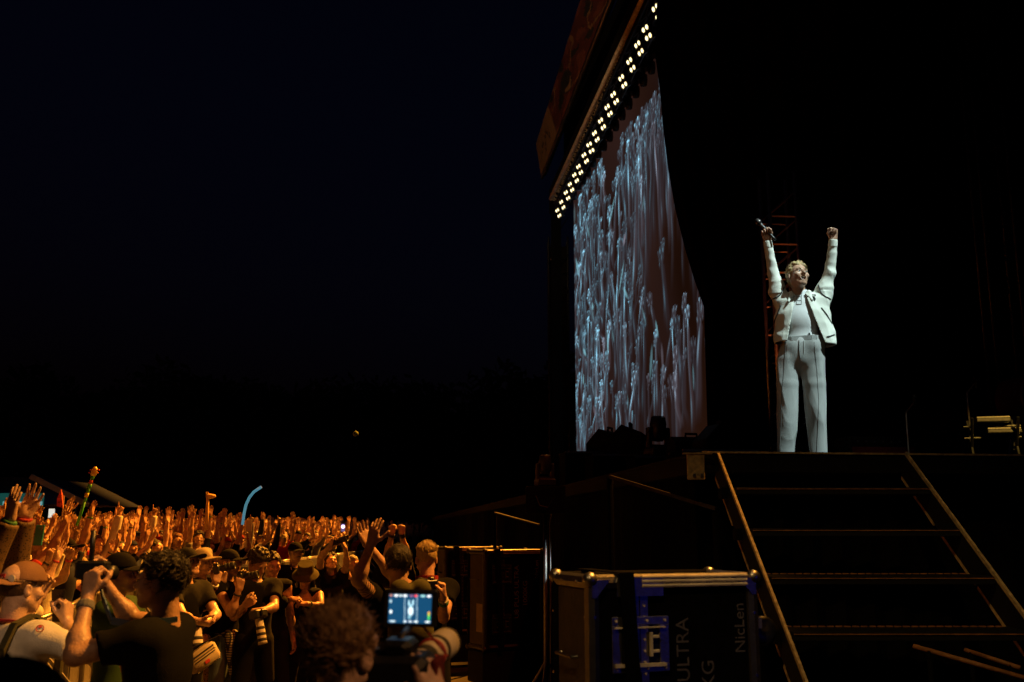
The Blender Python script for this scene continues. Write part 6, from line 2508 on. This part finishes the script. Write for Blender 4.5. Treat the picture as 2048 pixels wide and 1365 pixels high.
bod = MB()
bod.box((-.080, -.065, -.09), (.080, .060, .025), q, .014)
bod.box((-.04, .055, -.075), (.04, .095, .01), q, .012)
bod.build('body', M['black_plastic'], vc)
MB().box((-.10, -.06, -.06), (-.082, .05, .02), q, .004).build('grip', M['cloth_maroon'], vc)
mon_c = P(820, 1218, 2.62)
wv = (P(862, 1218, 2.62) - P(777, 1218, 2.62)).length
hv = wv * .66
mm = Matrix.Translation(mon_c - a0) @ Matrix.Rotation(R(4), 4, 'Z') @ Matrix.Rotation(R(1.5), 4, 'Y')
mo = MB().box((-wv / 2 - .012, .002, -hv / 2 - .010), (wv / 2 + .016, .028, hv / 2 + .012), mm, .004).build('monitor', M['black_plastic'], vc)
sw_, sh_ = 84, 58
cv = np.zeros((sh_, sw_, 3))
cv[:] = (.006, .050, .115)
yy, xx = np.meshgrid(np.arange(sh_), np.arange(sw_), indexing='ij')


def blob(x, y, rx, ry, c, k=1.0):
    d = ((xx - x) / rx) ** 2 + ((yy - y) / ry) ** 2
    a_ = np.clip(1.5 - d, 0, 1)[..., None] * k
    cv[:] = cv * (1 - a_) + a_ * np.array(c)


for x0 in (31, 55):
    m_ = np.abs(xx - (x0 - (yy - 29) * .03)) < 1.1
    cv[m_] = (.20, .32, .40)
blob(43, 24, 5, 9, (.75, .95, 1.0))
blob(39, 40, 1.6, 6, (.45, .75, .85))
blob(47, 41, 1.6, 6, (.45, .75, .85))
blob(43, 35, 3, 3, (.3, .55, .65))
blob(41, 12, 3, 4, (.2, .42, .5))
for (x, w, c) in ((3, 2.5, (.5, .2, .12)), (13, 4, (.95, 1, 1)), (22, 4, (.5, .6, .6)), (31, 4, (.95, 1, 1)), (43, 3, (.25, .1, .2)), (52, 3, (1, .04, .05)), (66, 5, (.3, .6, .6)), (78, 4, (1, 1, 1))):
    blob(x, 54.5, w, 2.2, c)
for (x, w, c) in ((8, 6, (.55, .7, .75)), (33, 3, (.7, .8, .85)), (43, 3, (.7, .8, .85)), (54, 4, (.8, .9, .9)), (77, 5, (.8, .9, .9))):
    blob(x, 3, w, 1.8, c)
blob(4, 22, 2.5, 3.5, (.9, 1, 1))
blob(3, 43, 2, 3, (.5, .7, .75))
for j, c in enumerate(((.05, .6, .12), (.08, .65, .10), (.5, .6, .05), (.9, .45, .04))):
    blob(79, 9 + j * 4, 2.2, 2, c)
gr = np.zeros((sh_ + 1, sw_ + 1, 3))
for j in range(sh_ + 1):
    for i in range(sw_ + 1):
        gr[j, i] = mm @ Vector((-wv / 2 + wv * i / sw_, 0.0, -hv / 2 + hv * j / sh_))
picture('display', cv, gr, picture_mat('monitor_light', 1.6), mo)
am = MB()
am.tube([q @ Vector((0, .09, -.03)), mm @ Vector((0, .02, -hv / 2 - .01))], .010, 8)
am.build('monitor_arm', M['black_metal'], vc, True)
cb = MB()
cb.tube([mm @ Vector((.02, .03, -.03)), mm @ Vector((.10, .06, -.12)), q @ Vector((.07, .05, -.05))], .004, 6)
cb.build('cable', M['band_red'], vc)
MB().box((-.02, .062, -.06), (.06, .072, -.02), q).build('label_plate', M['band_blue'], vc)

# heads cut by the lower left corner of the frame
hero('corner', 'blurred grey haired person in a dark cap at the lower left corner', 2, 1300, 1.6, 110, 'skin_rosy', top_off=.02, head=(0, -4, 0), top=('cloth_grey', .6), hairs=('undercap', 'hair_grey'), hat=('cap_back', 'cloth_black'), seed=25)
# ------------------------------------------------------------------ the crowd behind the barrier
UPN = (0, -1, 0)


def arm(s, u, f, h=None, n=(0, -1, 0), curl=.12, spread=1.0, point=None):
    fl = lambda q: (q[0] * s, q[1], q[2])
    return dict(u=fl(u), f=fl(f), h=fl(h) if h else fl(f), n=fl(n), curl=curl, spread=spread * 1.6, point=point)


POSES = [
    ('arms straight up', arm(1, (.22, -.15, 1), (.04, -.12, 1), curl=.08, spread=1.2), arm(-1, (.25, -.2, 1), (.02, -.10, 1), curl=.10), (0, 12, 0)),
    ('arms in a V', arm(1, (.75, -.25, .65), (.22, -.2, 1), (.25, -.1, 1), curl=.05, spread=1.5), arm(-1, (.7, -.25, .7), (.18, -.2, 1), (.1, -.1, 1), curl=.08, spread=1.3), (0, 10, 4)),
    ('one hand raised', arm(1, (.15, -.3, 1), (.05, -.15, 1), curl=.06, spread=1.2), arm(-1, (.22, -.2, -1), (-.1, -1, .35), curl=.4), (4, 6, -4)),
    ('clapping overhead', arm(1, (.45, -.4, .85), (-.30, -.2, 1), (-.12, -.1, 1), (-1, 0, 0), .08, .5), arm(-1, (.45, -.4, .85), (-.30, -.2, 1), (-.12, -.1, 1), (-1, 0, 0), .12, .5), (-4, 10, 0)),
    ('arms spread wide', arm(1, (.95, -.2, .7), (.45, -.15, 1), (.4, -.1, 1), curl=.05, spread=1.5), arm(-1, (.9, -.1, .75), (.5, -.2, 1), (.35, -.1, 1), curl=.1, spread=1.2), (6, 12, -3)),
    ('hands before the face', arm(1, (.4, -.75, .45), (-.35, -.45, 1), (-.2, -.1, 1), (-1, -.2, 0), .55), arm(-1, (.4, -.75, .45), (-.35, -.45, 1), (-.2, -.1, 1), (-1, -.2, 0), .5), (0, 6, 0)),
    ('pointing skyward', arm(1, (.25, -.1, -1), (.1, -.9, .2), curl=.5), arm(-1, (.15, -.25, 1), (.05, -.15, 1), curl=.9, point=(0,)), (-6, 10, 3)),
    ('palms half raised', arm(1, (.4, -.75, .25), (.12, -.45, 1), (.1, -.1, 1), curl=.1, spread=1.2), arm(-1, (.45, -.7, .2), (.1, -.4, 1), (.05, -.15, 1), curl=.12), (0, 4, 0)),
    ('one arm bent overhead', arm(1, (.1, -.1, 1), (.0, -.1, 1), curl=.07, spread=1.1), arm(-1, (.75, -.3, .5), (-.2, -.25, 1), (.1, -.15, 1), curl=.15), (8, 14, 5)),
    ('arms pushed forward', arm(1, (.2, -.75, .75), (.08, -.5, .9), (.1, -.25, 1), curl=.1, spread=1.3), arm(-1, (.25, -.8, .7), (.05, -.45, .9), (.05, -.2, 1), curl=.08, spread=1.3), (-5, 10, 0)),
]
VAR = []
for i, (txt, La, Ra, hd) in enumerate(POSES):
    fem = i in (1, 5, 7, 9)
    J = skeleton(La, Ra, hd, fem)
    v, f = skin(J, .017, .0068, .0085)
    body = raw_mesh('body', v, f, True, [M['skin_fair']])
    slv = (.55, 0, .5, .6, .35, .55, 2, .5, .55, 0)[i]
    v, f = shirt(J, slv, .016, .016, 60 + i, .90, 0, .008)
    top = raw_mesh('shirt', v, f, True, [M['cloth_black']])
    v, f = skin(J, .027, .0095, .016)
    lo_s = (v, f)
    v, f = shirt(J, slv, .032, .016, 60 + i, .90, 0, .006)
    VAR.append(dict(J=J, body=body, top=top, hm=head_matrix(J), wr={k: wrist_matrix(J[k], .028) for k in 'LR'}, txt=txt, slv=slv, lo=(lo_s, (v, f)), fem=fem))
J0 = skeleton(DOWN[1], DOWN[-1])
v, f = trousers(J0, False, .018, 71)
TRO = raw_mesh('trousers', v, f, True, [M['cloth_charcoal']])
lo_t = trousers(J0, False, .04, 71)
v, f = shoes(J0)
SHO = raw_mesh('shoes', v, f, True, [M['cloth_charcoal']])
HAIRS = {}
for st_n in ('short', 'messy', 'long', 'tail', 'buzz', 'curly', 'undercap'):
    v, f = hair(st_n, .011, 8)
    HAIRS[st_n] = raw_mesh('hair', v, f, True, [M['hair_dark']])
(v1, f1), (v2, f2) = cap(.010)
CAPM, BRIM = raw_mesh('cap', v1, f1, True, [M['cloth_black']]), raw_mesh('brim', v2, f2, True, [M['cloth_black']])
RING = ring_mesh('wristband', .031, .009)
RING.materials.append(M['band_green'])


def with_mat(o, m):
    o.material_slots[0].link = 'OBJECT'
    o.material_slots[0].material = m
    return o


rc = random.Random(99)
spots_ = []
Y = 6.4
row = 0
while Y < 58:
    step_x = .56 if Y < 34 else .78
    x = BX(Y) - .42
    lim = -.54 * Y - .4
    while x > lim:
        xx_, yy_ = x + rc.uniform(-.16, .16), Y + rc.uniform(-.18, .18)
        x -= step_x
        if xx_ > BX(yy_) - .34:
            xx_ = BX(yy_) - .38
        if any((xx_ - a) ** 2 + (yy_ - b_) ** 2 < .38 ** 2 for a, b_ in TAKEN):
            continue
        spots_.append((xx_, yy_, row))
    Y += .62 if Y < 34 else .9
    row += 1
spots_.sort(key=lambda q: q[1])
NEAR = 272
SHN = [('black', 'black'), ('black', 'black'), ('black', 'black'), ('charcoal', 'dark'), ('charcoal', 'dark'), ('white', 'white'), ('red', 'red'), ('navy', 'navy'), ('grey', 'grey'), ('olive', 'olive'), ('maroon', 'maroon')]
HRN = [('brown', 'brown'), ('dark', 'dark'), ('dark', 'dark'), ('blond', 'blond'), ('brown', 'brown'), ('auburn', 'reddish')]
BND = ['band_green', 'band_green', 'band_white', 'band_red', 'band_blue', 'band_black']
BNW = dict(band_green='green', band_white='white', band_red='red', band_blue='blue', band_black='black')
seen_labels = {}
for i, (x, y, row) in enumerate(spots_[:NEAR]):
    k = rc.choices(range(10), (22, 14, 10, 10, 10, 5, 6, 7, 12, 12))[0]
    V_ = VAR[k]
    s = rc.uniform(.90, 1.03) * (.955 if V_['fem'] else 1.0)
    tx, ty = 2.4, 8.6
    ang = math.atan2(tx - x, -(ty - y)) if True else 0
    rz = ang + R(rc.uniform(-28, 24))
    root = bpy.data.objects.new('person', None)
    COL.objects.link(root)
    root.location = (x, y, 0)
    root.rotation_euler = (R(rc.uniform(-3, 3)), R(rc.uniform(-4, 4)), rz)
    root.scale = (s * rc.choice((-1, 1)), s, s)
    sk = rc.choice(SKINS)
    with_mat(mobj('body', V_['body'], root), sk)
    sc1, sc2 = rc.choice(SHN)
    with_mat(mobj('tank_top' if V_['slv'] == 0 else 'shirt', V_['top'], root), M['cloth_' + sc1])
    if y < 18:
        with_mat(mobj('trousers', TRO, root), M[rc.choice(('cloth_charcoal', 'cloth_black', 'cloth_denim', 'cloth_olive'))])
        mobj('shoes', SHO, root)
    else:
        with_mat(mobj('trousers', TRO, root), M['cloth_charcoal'])
    hc1, hc2 = rc.choice(HRN)
    hs = rc.choice(('long', 'tail', 'messy', 'curly')) if V_['fem'] else rc.choice(('short', 'messy', 'short', 'buzz', 'curly'))
    capw = rc.random() < .22
    if capw:
        hs = 'undercap'
    hobj = with_mat(mobj('hair', HAIRS[hs], root), M['hair_' + hc1])
    hobj.matrix_local = V_['hm']
    if capw:
        m_ = rc.choice(('cloth_black', 'cloth_navy', 'cloth_red', 'cloth_sand', 'cap_brown'))
        c = with_mat(mobj('cap', CAPM, root), M[m_])
        c.matrix_local = V_['hm'] @ (Matrix.Rotation(R(180), 4, 'Z') if rc.random() < .35 else Matrix.Identity(4))
        with_mat(mobj('brim', BRIM, c), M[m_])
    bc = None
    for kk in 'LR':
        if rc.random() < .5:
            bc = rc.choice(BND)
            o = with_mat(mobj('wristband', RING, root), M[bc])
            o.matrix_local = V_['wr'][kk]
    tier = 'front' if i < 70 else 'middle' if i < 165 else 'far'
    pxl = 1024 + FPX * x / y
    mark = 'by the bar tent' if pxl < 150 else 'under the toy guitar' if pxl < 330 else 'under the foam noodle' if pxl < 560 else 'beyond the bucket hat'
    lab = 'fan, %s shirt, %s%s, %s, %s, %s' % (sc2, 'capped' if capw else hc2 + ' hair', '' if bc is None else ', %s wristband' % BNW[bc], V_['txt'], tier, mark)
    root['label'] = lab
    root['category'] = 'person'
    root['group'] = 'fans with raised hands in the crowd'
    TAKEN.append((x, y))

# the far part of the crowd reads as one mass: points with a fan instanced on each
FARM = [M['skin_fair'], M['skin_tan'], M['cloth_black'], M['cloth_charcoal'], M['cloth_grey'], M['cloth_red'], M['hair_dark'], M['hair_brown']]
hl_v, hl_f = hair('short', .022, 8)
kinds = bpy.data.collections.new('far_fan_kinds')
for i, V_ in enumerate(VAR):
    for alt in range(2):
        hmn = np.array(V_['hm'])
        hv_ = hl_v @ hmn[:3, :3].T + hmn[:3, 3]
        Vs, Fs, Ms, n = [], [], [], 0
        for (v, f), mi in ((V_['lo'][0], (0, 1)[(i + alt) % 2]), (V_['lo'][1], (2, 3, 2, 4, 2, 5)[(i + alt * 3) % 6]), (lo_t, 3), ((hv_, hl_f), (6, 7)[alt])):
            v = np.array(v)
            if alt:
                v = v * np.array((-1., 1., 1.))
                f = f[:, ::-1]
            Vs.append(v)
            Fs.append(f + n)
            Ms.append(np.full(len(f), mi, np.int32))
            n += len(v)
        kinds.objects.link(bpy.data.objects.new('far_fan', raw_mesh('far_fan', np.concatenate(Vs), np.concatenate(Fs), True, FARM, np.concatenate(Ms))))
far = spots_[NEAR:]
me = bpy.data.meshes.new('crowd')
me.vertices.add(len(far))
me.vertices.foreach_set('co', np.array([(x, y, 0) for x, y, _ in far], np.float32).ravel())
rot, siz = [], []
for (x, y, _) in far:
    rot.append((R(rc.uniform(-3, 3)), R(rc.uniform(-4, 4)), math.atan2(2.4 - x, -(8.6 - y)) + R(rc.uniform(-30, 30))))
    siz.append(rc.uniform(.90, 1.04))
at = me.attributes.new('turn', 'FLOAT_VECTOR', 'POINT')
at.data.foreach_set('vector', np.array(rot, np.float32).ravel())
at = me.attributes.new('size', 'FLOAT', 'POINT')
at.data.foreach_set('value', np.array(siz, np.float32))
at = me.attributes.new('pick', 'INT', 'POINT')
at.data.foreach_set('value', np.array([rc.choices(range(20), [w for w in (24, 14, 10, 8, 12, 3, 8, 4, 14, 8) for _ in (0, 1)])[0] for _ in far], np.int32))
cr = mobj('crowd', me)
tag(cr, 'far dense mass of fans with raised arms under the dark treeline', 'crowd', None, 'stuff')
ng = bpy.data.node_groups.new('crowd_fill', 'GeometryNodeTree')
ng.interface.new_socket('Geometry', in_out='INPUT', socket_type='NodeSocketGeometry')
ng.interface.new_socket('Geometry', in_out='OUTPUT', socket_type='NodeSocketGeometry')
gi, go = ng.nodes.new('NodeGroupInput'), ng.nodes.new('NodeGroupOutput')
ip, ci = ng.nodes.new('GeometryNodeInstanceOnPoints'), ng.nodes.new('GeometryNodeCollectionInfo')
ci.inputs['Collection'].default_value = kinds
ci.inputs['Separate Children'].default_value = True
ci.inputs['Reset Children'].default_value = True
ip.inputs['Pick Instance'].default_value = True
for nm, dt, sock in (('turn', 'FLOAT_VECTOR', 'Rotation'), ('size', 'FLOAT', 'Scale'), ('pick', 'INT', 'Instance Index')):
    na = ng.nodes.new('GeometryNodeInputNamedAttribute')
    na.data_type = dt
    na.inputs['Name'].default_value = nm
    src_ = [o_ for o_ in na.outputs if o_.enabled and o_.name == 'Attribute'][0]
    if sock == 'Rotation':
        er = ng.nodes.new('FunctionNodeEulerToRotation')
        ng.links.new(src_, er.inputs[0])
        src_ = er.outputs[0]
    ng.links.new(src_, ip.inputs[sock])
ng.links.new(gi.outputs[0], ip.inputs['Points'])
ng.links.new(ci.outputs[0], ip.inputs['Instance'])
ng.links.new(ip.outputs[0], go.inputs[0])
cr.modifiers.new('crowd_fill', 'NODES').node_group = ng
